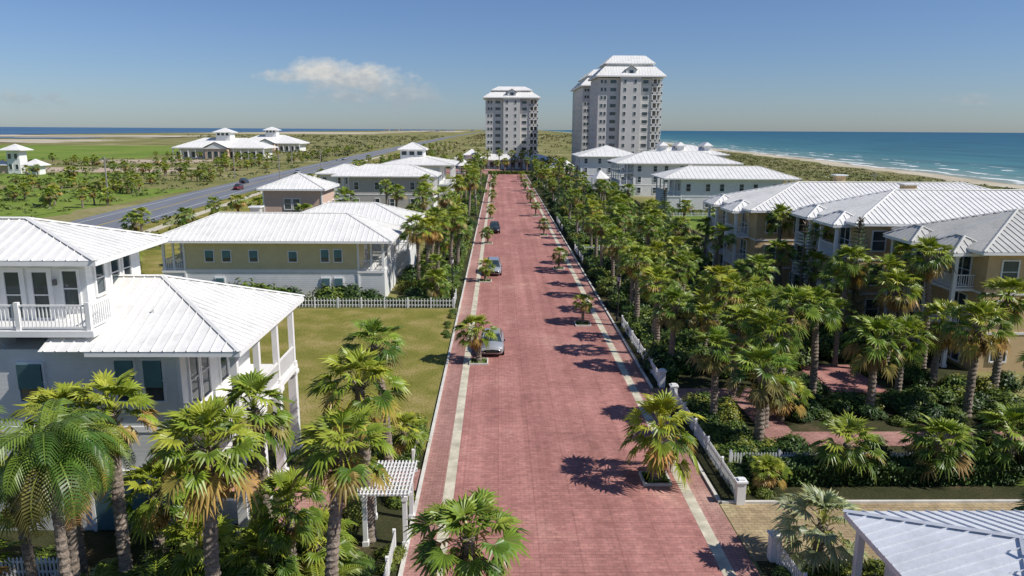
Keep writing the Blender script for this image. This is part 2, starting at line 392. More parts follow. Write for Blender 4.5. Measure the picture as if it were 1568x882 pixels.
    def mansard(s, x0, x1, y0, y1, ze, zr, i, mat=None, sp=1.1, fascia=.5):
        mat = mat or ROOF
        A = [(x0, y0, ze), (x1, y0, ze), (x1, y1, ze), (x0, y1, ze)]; T = [(x0+i, y0+i, zr), (x1-i, y0+i, zr), (x1-i, y1-i, zr), (x0+i, y1-i, zr)]
        for k in range(4): s.plane([A[k], A[(k+1) % 4], T[(k+1) % 4], T[k]], mat, sp)
        s.poly("roof_deck", mat, [(a, b_, c-.004) for a, b_, c in T], [(0, 1, 2, 3)])
        s.box("fascia", WHITE, x0+0.01, x1-0.01, y0+0.01, y1-0.01, ze-fascia, ze-0.004)
    def finish(s):
        e = empty(s.n, s.loc)
        for (pn, _), (m, mat) in s.p.items():
            m.v = [(a-s.loc.x, b_-s.loc.y, c) for a, b_, c in m.v]
            m.obj(pn, [mat], parent=e)
        return e

# --- near left beach house
h = Build("white_beach_house", (-18, 33))
h.box("walls", SIDING, -26, -13.1, 29.8, 38.2, 0, 8.1)
h.box("upper_walls", SIDING, -26, -17.3, 31.2, 36, 8.35, 11.55)
h.hip(-27.0, -16.3, 30.2, 37.0, 11.7, 13.0, sp=0.45, ridge=(-22.2, 33.6, -20.9, 33.6))
h.plane([(-18.2, 28.8, 8.3), (-10.25, 28.8, 8.3), (-15.3, 33.9, 10.35), (-18.2, 33.9, 10.35)], ROOF, 0.45)
h.plane([(-10.25, 28.8, 8.3), (-10.25, 38.9, 8.3), (-15.3, 33.9, 10.35)], ROOF, 0.45)
h.plane([(-10.25, 38.9, 8.3), (-18.2, 38.9, 8.3), (-18.2, 33.9, 10.35), (-15.3, 33.9, 10.35)], ROOF, 0.45)
h.cap((-10.25, 28.8, 8.3), (-15.3, 33.9, 10.35), ROOF); h.cap((-10.25, 38.9, 8.3), (-15.3, 33.9, 10.35), ROOF); h.cap((-18.2, 33.9, 10.35), (-15.3, 33.9, 10.35), ROOF)
h.box("fascia", WHITE, -16.4, -10.27, 28.82, 38.88, 8.08, 8.296)
h.box("roof_vent", WHITE, -14.7, -14.6, 31.2, 31.3, 8.9, 9.45)
h.box("porch_floor", WHITE, -13.1, -10.6, 29.4, 38.2, 4.55, 4.8)
for y in (29.6, 32.4, 35.2, 38.0):
    h.column(-10.8, y, 4.8, 8.08); h.column(-10.85, y, 0, 4.55, 0.2)
h.rail('+x', -10.75, 29.7, 38.0, 4.8); h.rail('-y', 29.6, -13.0, -10.9, 4.8)
h.box("porch_beam", WHITE, -10.95, -10.65, 29.4, 38.2, 7.75, 8.07)
h.box("balcony_floor", WHITE, -26, -16.2, 29.3, 31.2, 8.75, 9.0)
h.rail('-y', 29.45, -26, -16.3, 9.0, sp=0.15); h.rail('+x', -16.35, 29.5, 31.1, 9.0, sp=0.15)
for x in (-25, -22.1, -19.2, -16.4): h.box("balcony_posts", WHITE, x-0.09, x+0.09, 29.37, 29.53, 9.0, 10.15)
for x in (-24.5, -20.5, -16.6):
    h.poly("balcony_brackets", WHITE, [(x-.07, 29.4, 8.74), (x-.07, 31.0, 8.74), (x-.07, 31.0, 7.8), (x-.07, 30.8, 7.8), (x+.07, 29.4, 8.74), (x+.07, 31.0, 8.74), (x+.07, 31.0, 7.8), (x+.07, 30.8, 7.8)], [(0, 1, 2, 3), (4, 7, 6, 5), (0, 3, 7, 4), (2, 1, 5, 6)])
for x in (-20.35, -19.2, -22.6): h.win('-y', 31.2, x, 9.1, .62, 1.95, fw=.2)
h.win('-y', 31.2, -24.2, 9.5, .8, 1.6)
h.win('-y', 31.2, -17.95, 9.6, 0.6, 1.5)
for y in (32.2, 33.5, 34.6): h.win('+x', -17.3, y, 9.95, 0.7, 1.35)
h.box("wall_lantern", DARK, -18.65, -18.52, 31.05, 31.19, 10.5, 10.75)
h.box("trim", WHITE, -26.03, -13.07, 29.76, 29.8, 4.5, 4.75)
h.box("trim", WHITE, -13.22, -13.06, 29.72, 29.86, 0.02, 8.07)
h.win('-y', 29.8, -15.35, 5.9, 0.75, 1.75, TEAL); h.win('-y', 29.8, -14.2, 5.9, 0.75, 1.75, TEAL)
h.win('-y', 29.8, -19.2, 5.9, 1.0, 1.6, TEAL); h.win('-y', 29.8, -22, 5.9, 1.0, 1.6, TEAL)
for y in (31.0, 32.2, 34.4, 35.6): h.win('+x', -13.1, y, 5.3, 0.9, 2.3, fw=.12)
for x0, x1 in ((-17.2, -14.9), (-14.5, -13.5)):
    h.fb("garage_doors", TEAL, '-y', 29.8, x0, x1, 0, 0.07, 0.05, 2.6)
    h.fb("garage_frame", WHITE, '-y', 29.8, x0-.15, x0, 0, 0.1, 0.0, 2.8); h.fb("garage_frame", WHITE, '-y', 29.8, x1, x1+.15, 0, 0.1, 0.0, 2.8); h.fb("garage_frame", WHITE, '-y', 29.8, x0, x1, 0, 0.1, 2.6, 2.8)
h.box("stair_wall", SIDING, -12.3, -11.2, 30.3, 30.5, 0, 1.1)
h.finish()

def house(name, x0, x1, y0, y1, ze, zr, wall, lower=None, split=3.0, ov=1.0, faces=('-y',), sp=0.55, wins=6, sh=None, porch=None, floors=2, roofm=None, wl=None):
    h = Build(name, ((x0+x1)/2, (y0+y1)/2))
    X0, X1 = x0+ov, x1-ov; Y0, Y1 = y0+ov, y1-ov
    pl = porch[0] if porch else 0; pr = porch[1] if porch else 0
    wx0, wx1 = X0+pl, X1-pr
    top = ze-0.22
    if lower:
        h.box("lower_walls", lower, wx0, wx1, Y0+.02, Y1, 0, split); h.box("walls", wall, wx0, wx1, Y0, Y1, split+.0, top)
    else: h.box("walls", wall, wx0, wx1, Y0, Y1, 0, top)
    h.box("trim", WHITE, wx0-.05, wx1+.05, Y0-.06, Y0-.003, split-.15, split+.1)
    for x in (wx0, wx1): h.box("trim", WHITE, x-.09, x+.09, Y0-.08, Y0+.1, 0, top-.003)
    fh = top/floors
    for pw, a, c in ((pl, X0, wx0), (pr, wx1, X1)):
        if not pw: continue
        h.box("porch_base", SIDING, a, c, Y0, Y1, 0, split-.25)
        h.box("porch_floor", WHITE, a-.1, c, Y0-.1, Y1, split-.24, split)
        ex = X0+.12 if a == X0 else X1-.12
        n = max(2, int((Y1-Y0)/3.2))
        for i in range(n+1): h.column(ex, Y0+.12+(Y1-Y0-.24)*i/n, split, top, .12)
        h.column((a+c)/2, Y0+.12, split, top, .09)
        h.rail('-y', Y0+.12, a+.2, c-.05, split, sp=.2); h.rail('+x', ex, Y0+.2, Y1-.2, split, sp=.2)
        h.win('+x' if a != X0 else '-x', c if a == X0 else a, (Y0+Y1)/2, split+.2, 1.6, 2.0)
    if wl:
        for a, z, w_, hh in wl: h.win('-y', Y0, a, z, w_, hh, sh)
    else:
        for fl in range(floors):
            z = fh*fl+0.85
            for i in range(wins):
                a = wx0+(wx1-wx0)*(i+.5)/wins+(0.3 if i % 2 else -0.3)
                h.win('-y', Y0, a, z, 0.9, min(1.5, fh-1.35), sh if fl else None)
    for fl in range(floors):
        z = fh*fl+0.85
        for i in range(3):
            a = Y0+(Y1-Y0)*(i+.5)/3
            if '-x' in faces: h.win('-x', wx0, a, z, 1.1, min(1.5, fh-1.35))
            if '+x' in faces: h.win('+x', wx1, a, z, 1.1, min(1.5, fh-1.35))
    h.hip(x0, x1, y0, y1, ze, zr, roofm, sp)
    return h
h = house("yellow_beach_house", -34.6, -10.5, 73.6, 84.4, 6.1, 8.3, YEL, SIDING, 3.0, 1.0, sh=TEAL, porch=(2.2, 2.6),
          wl=[(-28.9, 3.9, .8, 1.1), (-27.2, 3.9, .8, 1.1), (-24.5, 3.9, .8, 1.1), (-20.6, 3.9, .8, 1.0), (-17.4, 3.9, .75, 1.2), (-16.1, 3.9, .75, 1.2), (-17.4, 1, .75, 1.2), (-16.1, 1, .75, 1.2), (-28, 1, .8, 1.2)])
h.box("chimney", GREYW, -26.4, -25.4, 80.2, 81.2, 7.2, 8.7); h.box("chimney", WHITE, -26.55, -25.25, 80.05, 81.35, 8.7, 8.82)
h.finish()
h = house("white_beach_house", -26, -9.5, 86, 97, 6.2, 8.2, SIDING, None, 3.0, 1.0, porch=(0, 2.4), wins=3, faces=('+x',)); h.finish()
h = house("beige_tower_house", -33.2, -23.8, 104, 113.5, 8.8, 10.7, PINKW, None, 3.0, .7, faces=('+x',), wl=[(-28, 6, .9, 1.4), (-29.2, 6, .9, 1.4)]); h.finish()
h = house("grey_beach_house", -35.3, -13.0, 160, 173, 7.2, 9.4, GREYW, None, 3.3, 1.0, porch=(2.5, 2.8), wins=4, sp=.9, faces=('+x',)); h.finish()
h = house("white_beach_house", -30, -11, 190, 212, 8.2, 10.2, SIDING, None, 3.3, 1.0, porch=(0, 3), wins=4, sp=1.2, faces=('+x',))
h.box("cupola", SIDING, -25.5, -19.5, 198, 204, 9, 11.7); h.hip(-26.2, -18.8, 197.3, 204.7, 11.8, 13.6, sp=1.0)
for x in (-24.5, -22.5, -20.5): h.win('-y', 198, x, 10.3, 1.3, 1.0, fine=False)
h.finish()
h = house("white_beach_house", -44, -31, 182, 194, 6.4, 8.4, SIDING, None, 3.3, 1.0, wins=4, sp=1.2); h.finish()
def club(x0, x1, y0, y1, ze, zr, cz, extra=None):
    h = Build("clubhouse", ((x0+x1)/2, y0)); d = (y1-y0)
    h.box("walls", WHITE, x0+3, x1-3, y0+3, y1-2, 0, ze-.4)
    h.hip(x0, x1, y0, y1, ze, zr, sp=2.0, fascia=.5)
    n = int((x1-x0)/4)
    for i in range(n+1):
        x = x0+.6+(x1-x0-1.2)*i/n; h.column(x, y0+.7, 0, ze-.5, .3)
        if i < n: h.win('-y', y0+3, x+2, .8, 2.2, 3.0, fine=False)
    m = (x0+x1)/2
    h.box("walls", PINKW, m-6, m+6, y0-3, y0+2.9, 0, ze-.6)
    h.plane([(m-7, y0-4, ze), (m, y0-4, ze+3.2), (m, y0+8, ze+3.2), (m-7, y0+8, ze)], ROOF, 0); h.plane([(m+7, y0-4, ze), (m, y0-4, ze+3.2), (m, y0+8, ze+3.2), (m+7, y0+8, ze)], ROOF, 0)
    h.poly("gable", WHITE, [(m-6.5, y0-3.5, ze-.6), (m+6.5, y0-3.5, ze-.6), (m, y0-3.5, ze+2.8)], [(0, 1, 2)])
    for x in (m-3.4, m, m+3.4): h.win('-y', y0-3, x, .4, 2.3, 3.8, fine=False)
    cy = (y0+y1)/2
    h.box("cupola", WHITE, m-4, m+4, cy-4, cy+4, zr-1.5, cz-2.6); h.hip(m-5.5, m+5.5, cy-5.5, cy+5.5, cz-2.5, cz, sp=0)
    for x in (m-2.4, m, m+2.4): h.win('-y', cy-4, x, cz-4.3, 1.6, 1.4, fine=False)
    return h
club(-181, -130, 425, 452, 6.2, 11.4, 17).finish()
club(-193, -145, 560, 590, 6.2, 12, 18).finish()
h = Build("gatehouse_tower", (-178, 284)); h.box("walls", WHITE, -180.2, -175.6, 282, 286.6, 0, 8.2)
h.hip(-182, -173.8, 280.2, 288.4, 8.6, 10.8, sp=0)
for x in (-179.1, -176.8): h.win('-y', 282, x, 5.4, 1.1, 1.8, fine=False); h.win('-y', 282, x, 1.6, 1.1, 1.8, fine=False)
h.box("walls", PINKW, -190, -180.3, 282.5, 286, 0, 3)
h.hip(-191, -180.4, 281.5, 287, 3.2, 4.6, sp=0); h.finish()
h = Build("gatehouse_kiosk", (-168, 278)); h.box("walls", WHITE, -170, -166, 277, 281, 0, 3.2); h.win('-y', 277, -168, 1, 2, 1.3, fine=False); h.hip(-171.4, -164.6, 275.6, 282.4, 3.4, 5.6, sp=0); h.finish()

def tower(name, x0, x1, y0, y1, floors, fh, roofh, wing=None):
    h = Build(name, ((x0+x1)/2, y0)); w = x1-x0; top = floors*fh
    h.box("walls", TOWERW, x0, x1-w*0.16, y0, y1, 0, top)
    h.box("walls", TOWERW, x1-w*0.16, x1, y0+3.2, y1, 0, top)
    h.box("walls", TOWERW, x0+w*.34, x0+w*.66, y0-1.6, y0-.002, 0, top+1.0)
    h.box("balcony_dark_plate", DARK, x1-w*.16+.02, x1-.4, y0+3.1, y0+3.19, 0.4, top-.3)  # dark plate across the rear of the balcony recess
    for k in range(floors):
        z = k*fh
        for fx, ww, pl in ((.055, .9, y0), (.11, .9, y0), (.235, 2.4, y0), (.41, 1.0, y0-1.6), (.57, 1.0, y0-1.6), (.74, 2.2, y0)):
            h.win('-y', pl, x0+w*fx, z+1.0, ww, fh-1.75, fine=False, fw=.07)
        h.box("balcony_slabs", WHITE, x1-w*.16-.2, x1+.3, y0-.4, y0+3.15, z+fh-.28, z+fh-.02)
        h.fb("railings", WHITE, '-y', y0-.3, x1-w*.16, x1+.2, 0, .06, z+.85, z+.95)
        h.fb("railings", TOWERW, '-y', y0-.3, x1-w*.16, x1+.2, 0, .05, z+.02, z+.8)
        for fy in (.12, .3, .5, .7, .88):
            h.win('-x', x0, y0+(y1-y0)*fy, z+.9, 1.6, fh-1.7, fine=False, fw=.07)
        if k in (2, floors-2): h.box("band", WHITE, x0-.06, x1-w*.16, y0-.08, y0-.003, z+fh-.12, z+fh+.03)
    for xx in (x1-.25, x1-w*.16+.25, x1-w*.08): h.box("balcony_columns", WHITE, xx-.2, xx+.2, y0-.35, y0-.0, 0, top)
    i1 = w*.13
    h.mansard(x0-1.2, x1+1.2, y0-2.2, y1+1.2, top+.8, top+.8+roofh*.42, i1+.6, fascia=.5)
    z2 = top+.8+roofh*.42
    h.box("walls", WHITE, x0+i1+.3, x1-i1-.3, y0+i1-1, y1-i1-.3, z2-.3, z2+roofh*.10)
    h.mansard(x0+i1-.7, x1-i1+.7, y0+i1-2, y1-i1+.7, z2+roofh*.10+.3, top+roofh, i1*1.1, fascia=.3)
    m = x0+w*.5; z = top+1.0
    h.box("dormer_walls", WHITE, m-2, m+2, y0-1.2, y0+4, z, z+2.2)
    h.plane([(m-2.6, y0-1.8, z+2.1), (m, y0-1.8, z+3.7), (m, y0+7, z+3.7), (m-2.6, y0+7, z+2.1)], ROOF, 0)
    h.plane([(m+2.6, y0-1.8, z+2.1), (m, y0-1.8, z+3.7), (m, y0+7, z+3.7), (m+2.6, y0+7, z+2.1)], ROOF, 0)
    h.poly("dormer_gable", WHITE, [(m-2, y0-1.21, z+2.2), (m+2, y0-1.21, z+2.2), (m, y0-1.21, z+3.5)], [(0, 1, 2)])
    h.win('-y', y0-1.2, m, z+.7, 1.6, 1.2, fine=False)
    return h
tower("condominium_tower", -6.3, 18.5, 366, 386, 10, 3.1, 6.0).finish()
tower("condominium_tower", 39.5, 65, 308, 334, 12, 3.1, 9.0).finish()
tower("condominium_tower", 38.2, 60, 352, 400, 12, 3.0, 8.0).finish()

h = house("white_condo_block", 35.0, 64.5, 160, 174, 7.0, 9.3, SIDING, None, 3.2, 1.1, porch=(3.0, 2.6), wins=6, sp=.9, faces=('-x',))
h.box("roof_vent", GREYW, 42, 43.0, 168, 168.8, 8.5, 9.7); h.finish()
h = house("white_condo_block", 30.5, 63.5, 196, 214, 8.6, 11.4, SIDING, None, 3.0, 1.1, porch=(3.6, 2.6), wins=7, sp=1.2, faces=('-x',), floors=3)
h.box("porch_floor", WHITE, 31.4, 35.4, 197, 213, 5.9, 6.15); h.rail('-y', 197.2, 31.7, 35, 6.15, sp=.4)
h.finish()
h = house("white_condo_block", 25, 46, 240, 262, 8.8, 12.0, SIDING, None, 3.0, 1.1, wins=5, sp=1.4, faces=('-x',), floors=3); h.finish()
h = house("white_condo_block", 48, 72, 236, 256, 9.6, 12.4, SIDING, None, 3.0, 1.1, wins=5, sp=1.4, floors=3)
for x in (52, 57.5, 66): h.box("dormer", WHITE, x-1, x+1, 240, 246, 10, 12.3); h.hip(x-1.5, x+1.5, 239.4, 246.6, 12.3, 13.4, sp=0)
h.finish()
h = Build("pool_pavilion", (4, 335))
h.box("walls", WHITE, -20, 24, 334, 346, 0, 3.6)
for i in range(14): h.win('-y', 334, -18.5+i*3.1, .6, 1.7, 2.3, fine=False)
h.hip(-22, 26, 332, 348, 3.9, 6.2, sp=1.6)
h.box("tower", WHITE, -14.5, -9, 331, 337, 0, 6.0); h.hip(-15.6, -7.9, 330, 338, 6.1, 8.6, sp=0)
h.finish()
for gx, gy, gs in ((21, 282, 4.2), (26.5, 300, 3.6), (-14, 300, 4.0), (30, 224, 3)):
    h = Build("gazebo", (gx, gy))
    for a in range(6):
        an = a*math.pi/3; h.column(gx+gs*.8*math.cos(an), gy+gs*.8*math.sin(an), 0, 3.0, .13)
    c = (gx, gy, 5.4)
    for a in range(6):
        p = [(gx+gs*math.cos(an), gy+gs*math.sin(an), 3.0) for an in (a*math.pi/3, (a+1)*math.pi/3)]
        h.plane([p[0], p[1], c], ROOF, 0)
    h.box("platform", WHITE, gx-gs*.8, gx+gs*.8, gy-gs*.8, gy+gs*.8, 0.04, .35)
    h.finish()

def tan(name, x0, x1, y0, y1, ze, zr, rm, bays, ridge=None):
    h = Build(name, ((x0+x1)/2, (y0+y1)/2)); X0, Y0, Y1 = x0+1.0, y0+.9, y1-.5; top = ze-.22
    h.box("walls", TAN, X0, x1-1, Y0, Y1, 0, top)
    for fl in range(3):
        z = fl*top/3; fh = top/3
        if fl: h.box("trim", WHITE, X0-.05, x1-.9, Y0-.05, Y1+.05, z-.1, z+.06)
        n = 6
        for i in range(n): h.win('-y', Y0, X0+1.6+i*2.9, z+.8, 1.1, fh-1.35)
        for i in range(bays):
            a = Y0+(Y1-Y0)*(i+.5)/bays
            h.win('-x', X0, a, z+.25, 1.9, fh-.75)
            if fl:
                h.box("balcony_floor", WHITE, X0-1.7, X0-.055, a-1.7, a+1.7, z-.05, z+.15)
                h.rail('-x', X0-1.6, a-1.65, a+1.65, z+.15, 1.0, .16)
                h.rail('-y', a-1.6, X0-1.6, X0-.05, z+.15, 1.0, .16); h.rail('-y', a+1.6, X0-1.6, X0-.05, z+.15, 1.0, .16)
    for i in range(bays):
        a = Y0+(Y1-Y0)*(i+.5)/bays
        for s_ in (-1.6, 1.6): h.column(X0-1.55, a+s_, 0, top-.3, .13)
        h.hip(X0-2.2, X0+1.2, a-2.2, a+2.2, top-.1, top+.9, rm, .5)
    h.hip(x0, x1, y0, y1, ze, zr, rm, .5, ridge=ridge)
    return h
h = tan("tan_condo_building", 33.4, 66, 50.5, 63, 8.9, 11.2, ROOFG, 2); h.finish()
h = tan("tan_condo_building", 30.4, 64, 63.2, 76, 9.3, 11.7, ROOF, 2)
h.box("chimney", TAN, 38, 39.1, 70, 71, 10.5, 12.1); h.box("chimney", WHITE, 37.85, 39.25, 69.85, 71.15, 12.1, 12.22); h.finish()
h = tan("tan_condo_building", 25.8, 60, 76.4, 92, 9.0, 11.4, ROOF, 2)
h.box("chimney", TAN, 38, 39.0, 84.5, 85.5, 10.6, 12.1); h.box("chimney", WHITE, 37.8, 39.2, 84.3, 85.7, 12.1, 12.22); h.finish()

h = Build("garden_pavilion", (17, 20))
h.box("walls", SIDING, 13.5, 22.5, 15.0, 23.4, 0, 3.2)
h.hip(12.5, 23.6, 13.8, 24.7, 3.55, 4.75, BW, .45, ridge=(16.2, 20.8, 18.6, 19.0))
h.hip(14.0, 17.8, 13.0, 18.4, 4.35, 5.0, BW, .45, gable=True)
h.box("dormer_walls", SIDING, 14.3, 17.5, 13.3, 18.2, 3.6, 4.12)
for y in (14.2, 17.5, 20.8, 24.1): h.column(12.9, y, 0, 3.33, .12)
h.finish()

h = Build("pergola", (-4.7, 29.5))
for x in (-5.5, -3.85):
    for y in (28.5, 30.7): h.column(x, y, 0, 2.25, .09)
for y in (28.5, 30.7): h.box("beam", WHITE, -5.8, -3.55, y-.05, y+.05, 2.25, 2.42)
for i in range(9):
    y = 28.15+i*.36; h.box("rafters", WHITE, -5.75, -3.6, y-.025, y+.025, 2.423, 2.52)
for i in range(15):
    x = -5.75+i*.152; h.box("slats", WHITE, x-.03, x+.03, 28.0, 31.2, 2.523, 2.56)
h.finish()

# ------------------------------------------------------------------ fences
def fence(x0, y0, x1, y1, hgt=1.0, sp=.15):
    m = M(); d = Vector((x1-x0, y1-y0, 0)); Ln = d.length; d.normalize(); n = Vector((-d.y, d.x, 0)); o = Vector((x0, y0, 0))
    def pb(a0, a1, t0, t1, z0, z1, tip=0):
        q = [o+d*a+n*t_+Vector((0, 0, z)) for z in (z0, z1) for a, t_ in ((a0, t0), (a1, t0), (a1, t1), (a0, t1))]
        m.add(q, BF)
        if tip:
            mid = o+d*(a0+a1)/2; m.add([q[4], q[5], q[6], q[7], mid+n*t0+Vector((0, 0, z1+tip)), mid+n*t1+Vector((0, 0, z1+tip))], [(0, 1, 4), (3, 5, 2), (0, 4, 5, 3), (1, 2, 5, 4)])
    pb(0, Ln, .03, .06, .25, .33); pb(0, Ln, .03, .06, hgt*.7, hgt*.7+.08)
    k = int(Ln/sp)
    for i in range(k): a = (i+.5)*Ln/k; pb(a-.035, a+.035, 0, .028, .06, hgt*.92, .06)
    k = max(1, round(Ln/2.4))
    for i in range(k+1): a = i*Ln/k; pb(a-.06, a+.06, -.02, .10, 0, hgt+.05, .06)
    m.v = [(a-x0, b_-y0, c) for a, b_, c in m.v]
    return m.obj("picket_fence", [WHITE], (x0, y0, 0))
for f in ((10.95, 48.5, 10.95, 64), (11.15, 45, 11.2, 32.3), (11.9, 35.6, 32, 35.6), (-20, 71, -4.3, 71), (-4.3, 71.1, -4.3, 75), (10.95, 96, 10.95, 106), (10.95, 128, 10.95, 140),
          (11.2, 27, 11.6, 18), (-4.2, 24, -4.2, 28), (-4.3, 35.8, -4.3, 38), (-19.5, 26.2, -16.3, 26.2), (-19.5, 23, -19.5, 26.2), (-16.3, 23, -16.3, 26.2), (12, 105, 30, 105), (34, 150, 62, 150), (19, 92, 26, 92)):
    fence(*f, hgt=.95, sp=.15 if f[1] < 60 else .3)
m = M()
m.add(boxv(-.2, .2, -.2, .2, 0, 1.1), BF); m.add(boxv(-.26, .26, -.26, .26, 1.1, 1.18), BF); m.add(boxv(-.15, .15, -.15, .15, 1.18, 1.26), BF)
gp = m.mesh("gate_pillar", [WHITE])
for x, y in ((11.25, 32.0), (11.15, 45.2), (11.05, 48.2), (11.15, 27.3)):
    o = bpy.data.objects.new("gate_pillar", gp); o.location = (x, y, 0); COL.objects.link(o)

# ------------------------------------------------------------------ palms
def vmul(c, k): return (c[0]*k, c[1]*k, c[2]*k)
def lerp(a, b_, k): return tuple(x+(y-x)*k for x, y in zip(a, b_))
G1, G2, G3, DEAD = (0.065, 0.13, 0.022), (0.18, 0.26, 0.034), (0.40, 0.42, 0.06), (0.42, 0.26, 0.11)  # G2, G3 brightened toward yellow: sunlight on the fronds put into their colour
def trunk(m, h, r0, r1, rr, lean):
    sides = 10; ring = 0.13; n = max(4, int(h/ring)); vs = []; fs = []
    for i in range(n+1):
        k = i/n; r = (r0+(r1-r0)*k)*(1.12 if i % 2 else .93)
        if i < 3: r *= 1.25-.08*i
        for j in range(sides):
            a = j/sides*2*math.pi+(.3 if i % 2 else 0); q = r*(1+rr.uniform(-.09, .09))
            vs.append((lean[0]*k*k+q*math.cos(a), lean[1]*k*k+q*math.sin(a), h*k-.05))
    for i in range(n):
        for j in range(sides):
            a, b_ = i*sides+j, i*sides+(j+1) % sides; fs.append((a, b_, b_+sides, a+sides))
    fs.append([n*sides+j for j in range(sides)])
    m.add(vs, fs, 0)
    for i in range(int(16+h*4)):
        z = h-rr.uniform(0, min(1.2, h*.5)); a = rr.uniform(0, 6.28); k = z/h
        c = Vector((lean[0]*k*k, lean[1]*k*k, z)); d = Vector((math.cos(a), math.sin(a), .9)); s_ = Vector((-math.sin(a), math.cos(a), 0))*.06
        p = c+Vector((math.cos(a), math.sin(a), 0))*r1*.85
        m.add([p-s_, p+s_, p+d*.28+s_*.5, p+d*.28-s_*.5], [(0, 1, 2, 3)], 0)
def fan(m, c, az, el, pl, Ls, col, rr, nseg=15, droop=.3, spread=118, wid=.5):
    ca, sa = math.cos(az), math.sin(az)
    def dv(e): return Vector((ca*math.cos(e), sa*math.cos(e), math.sin(e)))
    s_ = Vector((-sa, ca, 0))
    p1 = c+dv(el)*pl*.55; p2 = p1+dv(el-.25)*pl*.45
    w = s_*.028; m.add([c-w, c+w, p1+w*.8, p1-w*.8, p2+w*.6, p2-w*.6], [(0, 1, 2, 3), (3, 2, 4, 5)], 1, [lerp(col, G3, .6)]*6)
    d2 = dv(el-.35-rr.uniform(0, .35)); tw = rr.uniform(-.6, .6)
    s2 = (s_*math.cos(tw)+Vector((0, 0, 1))*math.sin(tw)); s2 = (s2-d2*s2.dot(d2)).normalized(); n = s2.cross(d2)
    if n.dot(dv(el+1.57)) < 0: n = -n
    sp = math.radians(spread); dp = 2*sp/nseg; fb = rr.uniform(.85, 1.15)
    for i in range(nseg):
        ph = -sp+(i+.5)*dp; ll = Ls*(.74+.26*math.cos(ph))*rr.uniform(.88, 1.1)
        fold = .22*abs(math.sin(ph))
        def at(a, r_, lift=0): return p2+(d2*math.cos(a)+s2*math.sin(a))*r_+n*(fold*r_+lift)
        rm = ll*.56; mL = at(ph-dp*wid, rm); mR = at(ph+dp*wid, rm); mc = at(ph, rm*.96, .045)
        tip = at(ph+rr.uniform(-.1, .1), ll)+Vector((0, 0, -ll*droop*rr.uniform(.3, 1.3)))+n*(-.05*ll)
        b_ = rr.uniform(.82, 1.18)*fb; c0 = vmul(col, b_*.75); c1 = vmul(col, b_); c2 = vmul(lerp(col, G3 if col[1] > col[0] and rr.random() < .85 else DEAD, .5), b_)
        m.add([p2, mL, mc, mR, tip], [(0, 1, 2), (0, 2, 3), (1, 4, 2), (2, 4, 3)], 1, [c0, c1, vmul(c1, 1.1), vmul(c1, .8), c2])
def pinnate(m, c, az, el, Ls, col, rr, nl=26):
    ca, sa = math.cos(az), math.sin(az); s_ = Vector((-sa, ca, 0)); p = Vector(c); e = el; st = Ls/nl
    for i in range(nl):
        d = Vector((ca*math.cos(e), sa*math.cos(e), math.sin(e))); q = p+d*st
        w = s_*(.03*(1-i/nl)+.008); m.add([p-w, p+w, q+w, q-w], [(0, 1, 2, 3)], 1, lerp(col, G3, .5))
        k = (i+1)/nl; ll = .8*math.sin(math.pi*min(1, .18+k*.78))**.6*(Ls/3.2)
        if i > 2:
            for sg in (-1, 1):
                b_ = rr.uniform(.75, 1.25); t1 = p+(s_*sg*.75+d*.5+Vector((0, 0, .12)))*ll*.5; t2 = p+(s_*sg*.9+d*.75)*ll*.95+Vector((0, 0, -ll*rr.uniform(.25, .6))); hw_ = d*.04
                m.add([p-hw_*.4, p+hw_*.6, t1+hw_, t1-hw_, t2], [(0, 1, 2, 3), (3, 2, 4)], 1, vmul(col, b_))
        e -= (.085 if i < nl*.5 else .10)*rr.uniform(.7, 1.2)*26/nl; p = q
def palm_mesh(kind, h, seed, dead=.25):
    rr = random.Random(seed); m = M(); lean = (rr.uniform(-.08, .08)*h, rr.uniform(-.08, .08)*h)
    r = .23 if kind != 'pin' else .17
    trunk(m, h, r*1.1, r*.85, rr, lean); c = Vector((lean[0], lean[1], h))
    if kind == 'fan' or kind == 'blue':
        n = rr.choice((36, 40, 45)) if kind == 'fan' else 36
        for i in range(n):
            k = i/n; az = i*2.39996+rr.uniform(-.4, .4); el = math.radians(82-k*112+rr.uniform(-14, 14))
            if kind == 'blue': col = lerp((.20, .27, .18), (.33, .39, .28), rr.random())
            else:
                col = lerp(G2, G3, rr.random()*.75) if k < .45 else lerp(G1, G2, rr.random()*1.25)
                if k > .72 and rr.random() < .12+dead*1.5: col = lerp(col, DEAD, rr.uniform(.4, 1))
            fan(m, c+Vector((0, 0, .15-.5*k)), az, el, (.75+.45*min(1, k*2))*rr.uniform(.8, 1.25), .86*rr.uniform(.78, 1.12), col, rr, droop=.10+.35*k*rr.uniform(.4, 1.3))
        nd = int(30*dead*2)
        for i in range(nd):
            az = rr.uniform(0, 6.28); el = math.radians(rr.uniform(-78, -32))
            fan(m, c+Vector((0, 0, -.4)), az, el, .7, .68, vmul(DEAD, rr.uniform(.35, 1.05)), rr, nseg=8, droop=.5, spread=60, wid=.4)
    else:
        for i in range(26):
            k = i/26; az = i*2.39996+rr.uniform(-.3, .3); el = math.radians(80-k*90+rr.uniform(-8, 8))
            col = lerp(G1, G3, rr.random()*.4) if k < .4 else lerp(G1, G2, rr.random()*.8)
            if k > .78: col = lerp(col, DEAD, rr.uniform(.3, .9))
            pinnate(m, c+Vector((0, 0, .1-.3*k)), az, el, rr.uniform(2.3, 3.0), col, rr)
    me = m.mesh("palm_tree", [BARK, PALMLEAF]); return me
HS = [.7, 1.4, 2.2, 3.1, 4.3, 5.6, 7.0, 8.4]
